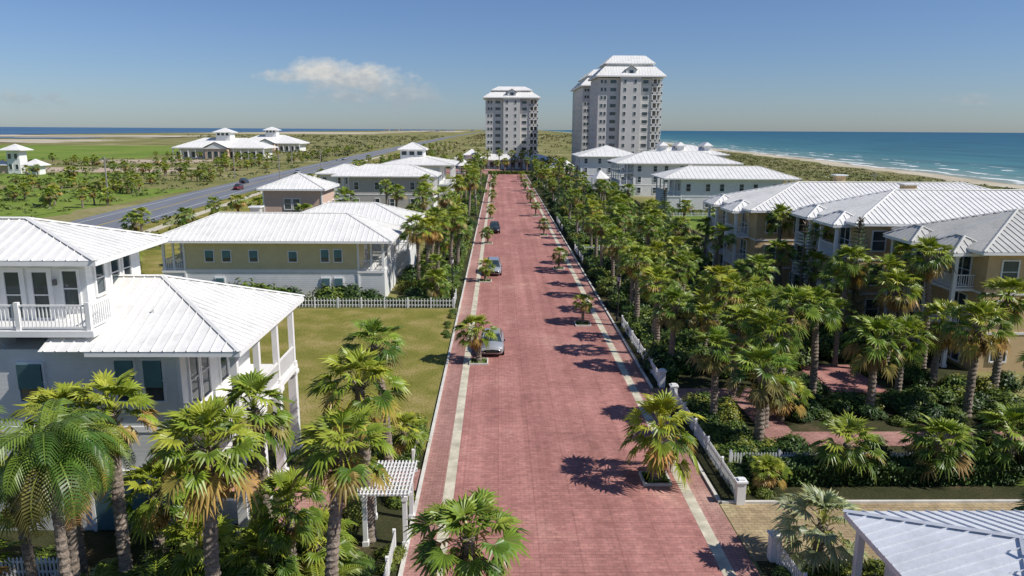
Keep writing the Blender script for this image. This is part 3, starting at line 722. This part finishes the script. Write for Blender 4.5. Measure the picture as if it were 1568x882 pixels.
PM = {('fan', i): [palm_mesh('fan', hh, 100*i+s_, dead=dd) for s_, dd in enumerate((.04, .16, .42, .28))] for i, hh in enumerate(HS)}
PM[('blue', 0)] = [palm_mesh('blue', 2.1, 991, 0)]
PM[('pin', 0)] = [palm_mesh('pin', 8.2, 71), palm_mesh('pin', 7.4, 72)]
PM[('pinlow', 0)] = [palm_mesh('pin', .9, 73), palm_mesh('pin', .6, 74)]
def palm(x, y, hh, s_=1.0, kind='fan', parent=None, name="palm_tree", v=None):
    if kind == 'fan':
        i = min(range(len(HS)), key=lambda i: abs(math.log(HS[i]*s_/hh))); lst = PM[('fan', i)]; me = lst[v if v is not None else R.randrange(4)]
    else: me = R.choice(PM[(kind, 0)])
    o = bpy.data.objects.new(name, me); o.location = (x, y, 0)
    zs = hh/HS[i] if kind == 'fan' else s_
    o.scale = (s_, s_, max(.8*s_, min(1.2*s_, zs))); o.rotation_euler = (0, 0, U(0, 6.28)); COL.objects.link(o)
    if parent: o.parent = parent
    return o
def well(x, y):
    m = M(); s_ = .7
    for a in ((-s_, s_, -s_, -s_+.1), (-s_, s_, s_-.1, s_), (-s_, -s_+.1, -s_+.1, s_-.1), (s_-.1, s_, -s_+.1, s_-.1)): m.add(boxv(*a, 0, .13), BF, 0)
    m.add([(-s_+.1, -s_+.1, .06), (s_-.1, -s_+.1, .06), (s_-.1, s_-.1, .06), (-s_+.1, s_-.1, .06)], [(0, 1, 2, 3)], 1)
    rr = random.Random(int(x*y))
    for i in range(90):
        p = Vector((rr.uniform(-.58, .58), rr.uniform(-.58, .58), .1)); a = rr.uniform(0, 6.28); d = Vector((math.cos(a)*.08, math.sin(a)*.08, rr.uniform(.1, .25)))
        w = Vector((-math.sin(a), math.cos(a), 0))*.05; m.add([p-w, p+w, p+d], [(0, 1, 2)], 2, lerp(G1, G2, rr.random()))
    m.obj("tree_well", [KERB, MULCH, LEAF], (x, y, .012))
for x, y, hh, s_ in ((-1.15, 22.4, 3.9, 1.05), (-1.45, 53.6, 2.5, .85), (-1.5, 84, 1.8, .62), (-1.6, 113, 1.8, .62), (-1.6, 145, 2.0, .62), (-1.6, 178, 2.2, .65), (-1.5, 212, 2.4, .7), (-1.5, 248, 2.4, .75),
                     (7.8, 34.4, 2.6, 1.05), (7.5, 64.7, 2.1, .55), (7.5, 92, 1.9, .55), (7.4, 122, 2.0, .55), (7.4, 150, 2.2, .6), (7.4, 176, 2.2, .65), (7.4, 212, 2.4, .7), (7.4, 250, 2.4, .75)):
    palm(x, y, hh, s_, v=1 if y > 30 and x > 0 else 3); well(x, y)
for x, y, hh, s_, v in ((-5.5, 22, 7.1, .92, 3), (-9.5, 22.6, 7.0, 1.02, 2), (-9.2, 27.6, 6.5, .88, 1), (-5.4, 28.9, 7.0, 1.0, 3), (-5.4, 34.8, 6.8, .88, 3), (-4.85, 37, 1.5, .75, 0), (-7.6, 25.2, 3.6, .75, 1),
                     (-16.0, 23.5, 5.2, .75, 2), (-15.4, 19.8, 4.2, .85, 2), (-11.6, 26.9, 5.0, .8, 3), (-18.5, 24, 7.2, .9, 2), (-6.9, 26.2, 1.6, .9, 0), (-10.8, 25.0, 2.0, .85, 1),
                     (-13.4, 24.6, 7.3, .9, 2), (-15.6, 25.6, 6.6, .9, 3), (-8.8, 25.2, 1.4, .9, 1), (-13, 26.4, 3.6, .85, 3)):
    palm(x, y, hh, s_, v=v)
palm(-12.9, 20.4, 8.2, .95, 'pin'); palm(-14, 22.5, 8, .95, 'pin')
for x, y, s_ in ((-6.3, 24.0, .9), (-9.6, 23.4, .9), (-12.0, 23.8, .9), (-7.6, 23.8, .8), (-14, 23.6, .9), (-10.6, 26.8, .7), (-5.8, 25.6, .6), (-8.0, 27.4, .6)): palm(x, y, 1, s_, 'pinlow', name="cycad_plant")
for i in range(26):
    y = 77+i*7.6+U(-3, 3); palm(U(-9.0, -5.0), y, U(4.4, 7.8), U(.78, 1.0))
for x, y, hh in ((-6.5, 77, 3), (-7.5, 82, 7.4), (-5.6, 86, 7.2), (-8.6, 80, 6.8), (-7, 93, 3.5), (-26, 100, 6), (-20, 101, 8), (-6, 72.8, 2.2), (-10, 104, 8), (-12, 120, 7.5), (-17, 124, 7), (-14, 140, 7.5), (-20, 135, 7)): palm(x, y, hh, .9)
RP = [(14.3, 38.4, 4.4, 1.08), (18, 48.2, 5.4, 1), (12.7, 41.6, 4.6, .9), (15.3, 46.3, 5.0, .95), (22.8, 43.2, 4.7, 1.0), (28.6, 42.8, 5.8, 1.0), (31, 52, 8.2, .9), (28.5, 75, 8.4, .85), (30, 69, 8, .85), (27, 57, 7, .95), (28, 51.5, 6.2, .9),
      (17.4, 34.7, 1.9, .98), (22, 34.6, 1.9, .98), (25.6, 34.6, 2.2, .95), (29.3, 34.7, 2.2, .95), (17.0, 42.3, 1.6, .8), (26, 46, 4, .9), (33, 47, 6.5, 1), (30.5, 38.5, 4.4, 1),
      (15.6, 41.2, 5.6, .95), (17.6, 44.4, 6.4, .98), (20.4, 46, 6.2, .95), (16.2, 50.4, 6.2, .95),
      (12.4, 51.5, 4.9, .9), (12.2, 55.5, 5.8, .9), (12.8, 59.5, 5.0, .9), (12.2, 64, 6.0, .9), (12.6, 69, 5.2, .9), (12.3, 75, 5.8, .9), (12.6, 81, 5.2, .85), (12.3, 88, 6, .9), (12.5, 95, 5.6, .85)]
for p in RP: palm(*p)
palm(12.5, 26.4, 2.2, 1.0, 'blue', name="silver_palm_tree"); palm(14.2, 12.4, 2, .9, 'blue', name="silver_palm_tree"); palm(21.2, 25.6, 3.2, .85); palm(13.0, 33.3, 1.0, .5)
pts = [(p[0], p[1]) for p in RP]
def scatter(n, x0, x1, y0, y1, dmin):
    out = []; tries = 0
    while len(out) < n and tries < n*40:
        tries += 1; x, y = U(x0, x1), U(y0, y1)
        if all((x-a)**2+(y-b_)**2 > dmin**2 for a, b_ in pts): out.append((x, y)); pts.append((x, y))
    return out
for x, y in scatter(34, 13.5, 25.0, 52, 102, 3.3): palm(x, y, U(2.2, 6.4), U(.7, 1.0))
for x, y in scatter(12, 24, 33, 47, 75, 3.4):
    if not (x > 29.5 and y > 60): palm(x, y, U(4.0, 7.6), U(.8, .98))
for x, y in scatter(34, 12.0, 28, 104, 190, 4.2): palm(x, y, U(2.8, 6.0), U(.75, .95))
for x, y in scatter(8, 33, 62, 118, 150, 6.0): palm(x, y, U(2, 4), U(.75, .9))
for x, y in scatter(20, 12, 23, 190, 288, 5): palm(x, y, U(4, 6), .9)
for x, y in scatter(20, -30, 30, 294, 330, 5): palm(x, y, U(3.5, 6), .9)
for x in (-9, -5, 0, 5, 10, 14): palm(x+U(-.6, .6), 330, 7, 1.0)
gr = empty("distant_palm_grove")
def grove(n, x0, x1, y0, y1, h0, h1, dm=4, s0=.65, s1=.9):
    for x, y in scatter(n, x0, x1, y0, y1, dm): palm(x, y, U(h0, h1), U(s0, s1), parent=gr, name="grove_palm")
grove(8, -58, -38, 112, 150, 3, 5, 4, .8, .95); grove(30, -60, -40, 160, 420, 2, 4.5, 5)
for cx, cy, n in ((-96, 130, 8), (-108, 145, 8), (-92, 165, 6), (-118, 180, 9), (-100, 200, 8), (-128, 215, 8), (-112, 235, 7), (-96, 245, 6)): grove(n, cx-7, cx+7, cy-4, cy+4, 1.4, 3.2, 2.2, .7, 1.0)
for cx, cy, n in ((-110, 272, 8), (-135, 285, 8), (-152, 262, 5), (-104, 310, 6), (-118, 345, 7), (-150, 350, 7), (-185, 345, 7), (-205, 370, 6), (-130, 395, 6), (-106, 380, 6)): grove(n, cx-10, cx+10, cy-4, cy+4, 1.6, 3.4, 2.5, .7, 1.0)
grove(24, -120, -98, 400, 620, 2.2, 4, 6); grove(14, -190, -120, 410, 422, 2.4, 4, 5)
grove(20, -66, -35, 420, 800, 2.5, 4.5, 8, .8, 1.1); grove(12, 20, 60, 266, 300, 4, 6, 5); grove(10, -58, -36, 60, 108, 2, 4, 5)

# ------------------------------------------------------------------ shrubs
def leafblob(m, c, rx, ry, rz, n, ls, rr, c0, c1, core=True):
    c = Vector(c)
    if core:
        vs = []; fs = []; A, B_ = 7, 4
        for i in range(B_+1):
            th = math.pi*i/B_*.5
            for j in range(A):
                a = j/A*6.2832; q = .78*rr.uniform(.8, 1.1); vs.append(c+Vector((rx*q*math.cos(a)*math.cos(th), ry*q*math.sin(a)*math.cos(th), rz*q*math.sin(th))))
        for i in range(B_):
            for j in range(A): fs.append((i*A+j, i*A+(j+1) % A, (i+1)*A+(j+1) % A, (i+1)*A+j))
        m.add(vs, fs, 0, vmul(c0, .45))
    for i in range(n):
        a = rr.uniform(0, 6.2832); sz = rr.uniform(-.1, 1); q = rr.uniform(.72, 1.12); cr = math.sqrt(max(0, 1-sz*sz))
        nr = Vector((cr*math.cos(a), cr*math.sin(a), sz)); p = c+Vector((nr.x*rx*q, nr.y*ry*q, nr.z*rz*q))
        nn = (nr+Vector((rr.uniform(-.8, .8), rr.uniform(-.8, .8), rr.uniform(-.4, .9)))).normalized()
        t1 = nn.orthogonal().normalized(); t1 = Matrix.Rotation(rr.uniform(0, 6.28), 3, nn) @ t1; t2 = nn.cross(t1); l = ls*rr.uniform(.6, 1.3)
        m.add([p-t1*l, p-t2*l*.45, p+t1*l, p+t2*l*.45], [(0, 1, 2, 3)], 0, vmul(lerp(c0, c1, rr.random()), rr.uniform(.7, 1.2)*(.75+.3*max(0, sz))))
def shrub_mesh(seed, lobes, n, ls, c0, c1):
    rr = random.Random(seed); m = M()
    for i in range(lobes):
        a = rr.uniform(0, 6.28); d = rr.uniform(0, .6) if i else 0; r = rr.uniform(.5, .8)
        leafblob(m, (d*math.cos(a), d*math.sin(a), rr.uniform(0, .35)), r, r*rr.uniform(.8, 1.1), r*rr.uniform(.7, 1.1), n//lobes, ls, rr, c0, c1)
    return m.mesh("shrub", [LEAF])
DK = ((.03, .06, .016), (.085, .15, .032)); MD = ((.06, .11, .025), (.17, .24, .042)); YG = ((.12, .16, .025), (.31, .32, .055))
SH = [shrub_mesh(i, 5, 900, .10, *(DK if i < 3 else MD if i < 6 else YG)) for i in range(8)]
def shrubs(name, n, x0, x1, y0, y1, s0, s1, dens=(0, 8), avoid=()):
    e = empty(name)
    for i in range(n):
        x, y = U(x0, x1), U(y0, y1)
        if any(a <= x <= c and b_ <= y <= d for a, c, b_, d in avoid): continue
        o = bpy.data.objects.new("shrub", SH[R.randrange(*dens)]); o.location = (x, y, 0); s_ = U(s0, s1)
        o.scale = (s_, s_*U(.8, 1.2), s_*U(.7, 1.2)); o.rotation_euler = (0, 0, U(0, 6.28)); o.parent = e; COL.objects.link(o)
PATHS = ((9, 17.6, 44.6, 48.6), (14.6, 17.8, 37.8, 46), (17, 30, 37.8, 41), (21.6, 26.4, 46.5, 53.5), (29, 70, 49.5, 80), (25, 70, 75, 93))
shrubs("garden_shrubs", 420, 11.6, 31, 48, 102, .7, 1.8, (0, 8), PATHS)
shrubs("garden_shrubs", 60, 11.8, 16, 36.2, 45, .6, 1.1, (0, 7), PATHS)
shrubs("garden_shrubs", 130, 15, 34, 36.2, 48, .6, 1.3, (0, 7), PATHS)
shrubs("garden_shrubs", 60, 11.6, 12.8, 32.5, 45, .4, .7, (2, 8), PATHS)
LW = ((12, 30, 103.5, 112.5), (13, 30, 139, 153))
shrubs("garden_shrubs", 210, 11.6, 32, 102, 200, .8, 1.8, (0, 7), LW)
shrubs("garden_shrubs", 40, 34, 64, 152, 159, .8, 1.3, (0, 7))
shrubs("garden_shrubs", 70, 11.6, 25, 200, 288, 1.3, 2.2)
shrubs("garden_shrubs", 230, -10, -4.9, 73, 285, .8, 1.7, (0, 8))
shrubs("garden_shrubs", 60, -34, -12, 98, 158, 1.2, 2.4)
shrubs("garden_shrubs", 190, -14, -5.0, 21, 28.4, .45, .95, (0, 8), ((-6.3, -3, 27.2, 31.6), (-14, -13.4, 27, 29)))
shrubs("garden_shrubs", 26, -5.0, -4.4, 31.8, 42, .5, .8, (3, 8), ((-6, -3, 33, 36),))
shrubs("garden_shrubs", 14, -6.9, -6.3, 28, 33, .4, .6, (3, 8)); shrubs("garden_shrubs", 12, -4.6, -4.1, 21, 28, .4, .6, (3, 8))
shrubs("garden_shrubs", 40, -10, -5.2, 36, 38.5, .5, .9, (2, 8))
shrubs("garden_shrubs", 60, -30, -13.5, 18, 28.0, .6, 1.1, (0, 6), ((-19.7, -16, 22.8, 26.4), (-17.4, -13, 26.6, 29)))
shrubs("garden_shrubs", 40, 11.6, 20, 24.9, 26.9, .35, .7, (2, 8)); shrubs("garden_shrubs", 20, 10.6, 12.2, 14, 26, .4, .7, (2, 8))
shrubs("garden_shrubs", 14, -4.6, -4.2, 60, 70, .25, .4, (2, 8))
for x, y, s_ in ((-24.5, 71.0, 3.0), (-22.2, 70.8, 2.5), (-27.3, 71.6, 2.4), (-14.5, 72.2, 2.2), (-16.7, 71.6, 2.3), (-20.3, 71.6, 2.0), (-31, 72, 1.8), (-12.6, 72.4, 1.6)):
    o = bpy.data.objects.new("sea_grape_bush", SH[3 if s_ > 2.2 else 1]); o.location = (x, y+.9, 0); o.scale = (s_, s_*.6, s_*.9); COL.objects.link(o)
def hedge(x0, x1, y0, y1, z, n, seed, cols=DK, ls=.09):
    rr = random.Random(seed); m = M(); cx, cy = (x0+x1)/2, (y0+y1)/2
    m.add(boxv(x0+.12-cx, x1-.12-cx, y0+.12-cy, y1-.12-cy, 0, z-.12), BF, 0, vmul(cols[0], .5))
    for i in range(n):
        side = rr.random(); x = rr.uniform(x0, x1); y = rr.uniform(y0, y1); zz = rr.uniform(.05, z)
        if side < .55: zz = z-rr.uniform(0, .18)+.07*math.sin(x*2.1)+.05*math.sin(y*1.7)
        elif side < .8: y = y0+rr.uniform(-.05, .12)
        else: x = (x0 if rr.random() < .7 else x1)+rr.uniform(-.06, .06)
        nn = Vector((rr.uniform(-1, 1), rr.uniform(-1, .6), rr.uniform(0, 1))).normalized(); t1 = nn.orthogonal().normalized(); t2 = nn.cross(t1); p = Vector((x-cx, y-cy, zz)); l = ls*rr.uniform(.6, 1.4)
        m.add([p-t1*l, p-t2*l*.5, p+t1*l, p+t2*l*.5], [(0, 1, 2, 3)], 0, vmul(lerp(cols[0], cols[1], rr.random()), rr.uniform(.7, 1.2)))
    m.obj("hedge", [LEAF], (cx, cy, 0))
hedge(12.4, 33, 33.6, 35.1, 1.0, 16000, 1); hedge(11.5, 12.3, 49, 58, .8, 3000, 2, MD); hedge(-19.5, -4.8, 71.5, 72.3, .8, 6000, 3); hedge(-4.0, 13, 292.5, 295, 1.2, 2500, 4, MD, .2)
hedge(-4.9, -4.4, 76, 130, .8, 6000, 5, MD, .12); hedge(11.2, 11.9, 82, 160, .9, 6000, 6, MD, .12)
def pine(x, y, hh, s_=1.0):
    rr = random.Random(int(x*7+y)); m = M(); trunk(m, hh, .14, .04, rr, (0, 0))
    z = hh*.2
    while z < hh:
        r = (1-z/hh)*hh*.26+.15
        for j in range(7):
            a = j*.8976+z*2; d = Vector((math.cos(a), math.sin(a), .12)); w = Vector((-math.sin(a), math.cos(a), 0))
            for q in range(9):
                p = Vector((0, 0, z))+d*r*(q+1)/9
                for sg in (-1, 1):
                    t_ = p+w*sg*r*.22*(1.1-q/9)+d*.12+Vector((0, 0, rr.uniform(-.05, .1))); m.add([p-d*.05, p+d*.06, t_], [(0, 1, 2)], 1, vmul((.045, .10, .035), rr.uniform(.7, 1.4)))
        z += .3
    o = m.obj("norfolk_pine", [BARK, LEAF], (x, y, 0))
for a in ((29.5, 60.5, 10), (27.3, 66, 9), (15.5, 150, 10), (13.5, 170, 9), (13.8, 122, 8), (23, 104, 9)): pine(*a)
def scrub(name, n, fx, y0, y1, r0, r1, hz, seed, c0, c1, leaves=12, pw=1.0):
    rr = random.Random(seed); m = M()
    for i in range(n):
        y = y0+(y1-y0)*rr.random()**pw; xa, xb = fx(y); x = rr.uniform(xa, xb); r = rr.uniform(r0, r1)*(1+y/900)
        leafblob(m, (x, y, 0), r, r*rr.uniform(.7, 1.3), r*hz*rr.uniform(.6, 1.3), leaves, r*.38, rr, c0, c1, core=False)
    m.obj(name, [LEAF])
scrub("dune_scrub", 5200, lambda y: (66, shore(y)-18), 70, 620, .4, 1.0, .45, 5, (.08, .105, .028), (.20, .20, .065), 10, 1.3)
scrub("field_scrub", 900, lambda y: (-150-(y-120)*.4, -88), 110, 420, .5, 1.4, .5, 6, (.06, .09, .022), (.18, .20, .055), 12, 1.2)
scrub("verge_scrub", 420, lambda y: (-64, -40), 60, 600, .6, 1.3, .7, 7, (.06, .09, .022), (.17, .20, .05), 12, 1.2)
scrub("distant_trees", 900, lambda y: (-100-(y-400)*.45, -95-(y-400)*.02), 430, 1800, .9, 2.0, .6, 8, (.07, .085, .03), (.16, .17, .06), 8, 1.1)
scrub("distant_trees", 700, lambda y: (-60, 150+(y-400)*.05), 400, 2500, .9, 2.2, .5, 9, (.08, .09, .035), (.17, .17, .07), 8, 1.4)
m = M(); rr = random.Random(4)
for i in range(40):
    x = rr.uniform(-900, 120); y = rr.uniform(5500, 7000); w = rr.uniform(10, 40); m.add(boxv(x, x+w, y, y+20, 0, rr.uniform(5, 16)), BF)
m.obj("distant_town", [simple("distant_building_wall", (.30, .33, .36), .9)])

# ------------------------------------------------------------------ vehicles
TYRE = simple("tyre_rubber", (.02, .02, .02), .8); LAMP_ = simple("headlamp_glass", (.6, .6, .58), .2); REDL = simple("tail_lamp", (.35, .02, .02), .3); CHROME = simple("wheel_alloy", (.5, .5, .52), .3, metallic=.8)
def car(x, y, c, heading=0, suv=False):
    e = empty("parked_car" if y < 130 and x > -50 else "car", (x, y, .02)); e.rotation_euler = (0, 0, heading)
    pm, t, b = nt("car_paint"); b.inputs["Metallic"].default_value = .35; b.inputs["Roughness"].default_value = .28; b.inputs["Coat Weight"].default_value = .6
    L(t, ramp(t, noise_fac(t, 3, 3, objvec(t)), [(.3, vmul(c, .92)), (.7, c)]), b.inputs["Base Color"])
    zt = 1.68 if suv else 1.45
    st = [(-2.3, .62, .38, .60), (-2.22, .82, .26, .74), (-1.7, .9, .22, .86), (-.9, .92, .2, .95), (.2, .93, .2, .98), (1.3, .92, .2, 1.0), (2.0, .88, .24, 1.0 if suv else .98), (2.28, .78, .34, .92), (2.33, .66, .45, .8)]
    m = M(); vs = []; fs = []
    for yy, w, zl, zs in st:
        vs += [(-w*.9, yy, zl), (-w, yy, zl+.18), (-w, yy, zs-.16), (-w*.88, yy, zs), (0, yy, zs+.05), (w*.88, yy, zs), (w, yy, zs-.16), (w, yy, zl+.18), (w*.9, yy, zl)]
    for i in range(len(st)-1):
        for j in range(9): a, b_ = i*9+j, i*9+(j+1) % 9; fs.append((a, b_, b_+9, a+9))
    fs.append(list(range(9))); fs.append([(len(st)-1)*9+j for j in range(8, -1, -1)])
    m.add(vs, fs); o = m.obj("body", [pm], parent=e)
    for p in o.data.polygons: p.use_smooth = True
    bk = 2.1 if suv else 1.75; tb = 1.75 if suv else 1.0
    base = [(-.8, -1.15), (.8, -1.15), (.82, bk), (-.82, bk)]; topq = [(-.6, -.35), (.6, -.35), (.62, tb), (-.62, tb)]
    m = M(); m.add([(a, b_, .93) for a, b_ in base]+[(a, b_, zt-.06) for a, b_ in topq], BF); m.obj("windows", [GLASS], parent=e)
    m = M(); m.add([(a*1.03, b_, zt-.075) for a, b_ in topq]+[(a*.9, b_*.93+.02, zt) for a, b_ in topq], BF)
    for (a, b_), (c_, d_) in zip(base, topq):
        m.add([(a-.03, b_-.04, .93), (a+.03, b_-.04, .93), (a+.03, b_+.04, .93), (a-.03, b_+.04, .93), (c_-.03, d_-.04, zt-.05), (c_+.03, d_-.04, zt-.05), (c_+.03, d_+.04, zt-.05), (c_-.03, d_+.04, zt-.05)], BF)
    for sg in (-1, 1): m.add(boxv(sg*.74-.035, sg*.74+.035, .28, .36, .93, zt-.1), BF)
    m.obj("roof_and_pillars", [pm], parent=e)
    for nm, rx, mt, wd in (("tyres", .33, TYRE, .11), ("hubs", .2, CHROME, .125)):
        m = M()
        for sx in (-.84, .84):
            for sy in (-1.45, 1.4):
                vs = []; k = 16
                for dx in (-wd, wd):
                    for j in range(k): a = j/k*6.2832; vs.append((sx+dx, sy+rx*math.cos(a), .33+rx*math.sin(a)))
                m.add(vs, [(j, (j+1) % k, k+(j+1) % k, k+j) for j in range(k)]+[list(range(k)), list(range(k, 2*k))])
        m.obj(nm, [mt], parent=e)
    m = M()
    for sx in (-.62, .62): m.add(boxv(sx-.16, sx+.16, -2.28, -2.12, .56, .72), BF)
    m.obj("headlamps", [LAMP_], parent=e)
    m = M()
    for sx in (-.68, .68): m.add(boxv(sx-.14, sx+.14, 2.2, 2.34, .68, .88), BF)
    m.obj("tail_lamps", [REDL], parent=e)
    m = M(); m.add(boxv(-.42, .42, -2.325, -2.22, .40, .56), BF); m.add(boxv(-1.03, -.93, -.95, -.8, .93, 1.05), BF); m.add(boxv(.93, 1.03, -.95, -.8, .93, 1.05), BF); m.obj("grille_and_mirrors", [TYRE], parent=e)
car(-.5, 57.0, (.46, .47, .48)); car(-.6, 89.2, (.42, .45, .48), 0, True); car(-.7, 126, (.03, .03, .035), 0, True)
car(-73.0, 213, (.25, .02, .02), 0, True); car(-79.6, 238, (.04, .045, .06), math.pi, True); car(-77, 292, (.5, .5, .5)); car(-85, 420, (.5, .5, .5))

def lamp(x, y, hh=4.2):
    m = M(); k = 8
    def ring(r, z): return [(r*math.cos(j/k*6.2832), r*math.sin(j/k*6.2832), z) for j in range(k)]
    pr = [(.16, 0), (.16, .3), (.07, .5), (.05, hh-.6), (.09, hh-.55), (.05, hh-.5)]
    vs = []
    for r, z in pr: vs += ring(r, z)
    m.add(vs, [(i*k+j, i*k+(j+1) % k, (i+1)*k+(j+1) % k, (i+1)*k+j) for i in range(len(pr)-1) for j in range(k)], 0)
    vs = []; pr = [(.1, hh-.5), (.19, hh-.1), (.19, hh-.08)]
    for r, z in pr: vs += ring(r, z)
    m.add(vs, [(i*k+j, i*k+(j+1) % k, (i+1)*k+(j+1) % k, (i+1)*k+j) for i in range(2) for j in range(k)], 1)
    m.add(ring(.23, hh-.08)+ring(.05, hh+.12), [(j, (j+1) % k, k+(j+1) % k, k+j) for j in range(k)]+[list(range(k, 2*k))], 0)
    m.obj("street_lamp", [TYRE, LAMP_], (x, y, 0))
for x, y in ((-4.7, 75), (-4.6, 110), (-4.6, 150), (10.8, 66), (10.8, 100), (10.8, 144), (10.8, 180), (-4.6, 190)): lamp(x, y)
POLE = simple("pole_grey", (.3, .28, .26), .8)
for x, y, hh in ((-110, 128, 11), (-95, 185, 10), (-90, 260, 10), (-69, 240, 9), (-70, 300, 9), (-92, 340, 10), (120, 240, 4)):
    m = M(); m.add(boxv(-.12, .12, -.12, .12, 0, hh), BF); m.add(boxv(-1.2, 1.2, -.07, .07, hh-.8, hh-.65), BF); m.add(boxv(-.9, -.7, -.05, .05, hh-.65, hh-.4), BF); m.add(boxv(.7, .9, -.05, .05, hh-.65, hh-.4), BF)
    m.obj("utility_pole", [POLE], (x, y, 0))

# ------------------------------------------------------------------ light, sky, camera
sunv = Vector((0.70, -0.22, 0.72)).normalized(); elev = math.asin(sunv.z); az = math.atan2(sunv.x, sunv.y)
sd = bpy.data.lights.new("sun", "SUN"); sd.energy = 5.0; sd.angle = math.radians(.5); sd.color = (1, .96, .90)
so = bpy.data.objects.new("sun", sd); so.rotation_euler = sunv.to_track_quat('Z', 'Y').to_euler(); so.location = (60, -20, 90); COL.objects.link(so)
w = bpy.data.worlds.new("World"); scene.world = w; w.use_nodes = True; t = w.node_tree; bg = t.nodes["Background"]
sky = N(t, "ShaderNodeTexSky", sky_type="NISHITA"); sky.sun_disc = False; sky.sun_elevation = elev; sky.sun_rotation = az
sky.air_density = 1.0; sky.dust_density = .3; sky.ozone_density = 1.5
L(t, mixc(t, 1.0, sky.outputs[0], (.66, .82, 1.16), "MULTIPLY"), bg.inputs["Color"]); bg.inputs["Strength"].default_value = .08
tc = N(t, "ShaderNodeTexCoord"); sp = N(t, "ShaderNodeSeparateXYZ"); L(t, tc.outputs["Generated"], sp.inputs[0])
def mth(op, a, b_=None, c_=None):
    n = N(t, "ShaderNodeMath", operation=op)
    for i, s_ in enumerate((a, b_, c_)):
        if s_ is None: continue
        if isinstance(s_, (int, float)): n.inputs[i].default_value = s_
        else: L(t, s_, n.inputs[i])
    return n.outputs[0]
u = mth("DIVIDE", sp.outputs[0], sp.outputs[1]); v = mth("DIVIDE", sp.outputs[2], sp.outputs[1])
cv = N(t, "ShaderNodeCombineXYZ"); L(t, u, cv.inputs[0]); L(t, v, cv.inputs[1])
mp = N(t, "ShaderNodeMapping"); mp.inputs["Scale"].default_value = (1, 1.7, 1); L(t, cv.outputs[0], mp.inputs[0])
nz = noise_fac(t, 26, 9, mp.outputs[0], .68); nz2 = noise_fac(t, 60, 5, mp.outputs[0], .6)
def blob(u0, v0, a, b_, k=1.0):
    du = mth("DIVIDE", mth("SUBTRACT", u, u0), a); dvv = mth("DIVIDE", mth("SUBTRACT", v, v0), b_)
    r = mth("SQRT", mth("ADD", mth("MULTIPLY", du, du), mth("MULTIPLY", dvv, dvv)))
    return mth("MULTIPLY", mth("SUBTRACT", 1.0, r), k)
bl = [blob(-.225, .070, .055, .020), blob(-.185, .060, .085, .022, .9), blob(-.135, .042, .07, .028, .55), blob(-.18, .042, .09, .024, .46), blob(-.62, .033, .07, .012, .36), blob(.61, .040, .04, .011, .42), blob(-.27, .064, .05, .01, .6)]
mx = bl[0]
for q in bl[1:]: mx = mth("MAXIMUM", mx, q)
mk = mth("ADD", mx, mth("MULTIPLY_ADD", nz, 1.7, -.86)); mk = mth("MULTIPLY", mth("MAXIMUM", mk, 0), 1.5)
front = mth("GREATER_THAN", sp.outputs[1], 0.0); mk = mth("MULTIPLY", mth("MINIMUM", mk, .86), front)
cb = N(t, "ShaderNodeBackground"); cb.inputs["Strength"].default_value = 1.0
hgt = mth("MULTIPLY_ADD", mth("SUBTRACT", v, .035), 24.0, mth("MULTIPLY_ADD", nz2, 1.6, -.8))
L(t, ramp(t, hgt, [(0.0, (.36, .42, .47)), (.5, (.50, .52, .53)), (1.0, (.72, .70, .65))]), cb.inputs["Color"])  # grey-blue underside shade and warm lit top painted into the cloud colour
ms = N(t, "ShaderNodeMixShader"); L(t, mk, ms.inputs[0]); L(t, bg.outputs[0], ms.inputs[1]); L(t, cb.outputs[0], ms.inputs[2])
L(t, ms.outputs[0], t.nodes["World Output"].inputs["Surface"])

cd = bpy.data.cameras.new("camera"); cd.lens = 26.4; cd.sensor_width = 36; cd.clip_start = .5; cd.clip_end = 60000
co = bpy.data.objects.new("camera", cd); COL.objects.link(co)
mt = Matrix.Translation((0, 0, 17)) @ Matrix.Rotation(math.radians(-1.05), 4, 'Z') @ Matrix.Rotation(math.radians(90-11.93), 4, 'X') @ Matrix.Rotation(math.radians(.33), 4, 'Z')
co.matrix_world = mt; scene.camera = co
scene.view_settings.view_transform = 'Standard'; scene.view_settings.look = 'None'; scene.view_settings.exposure = 0
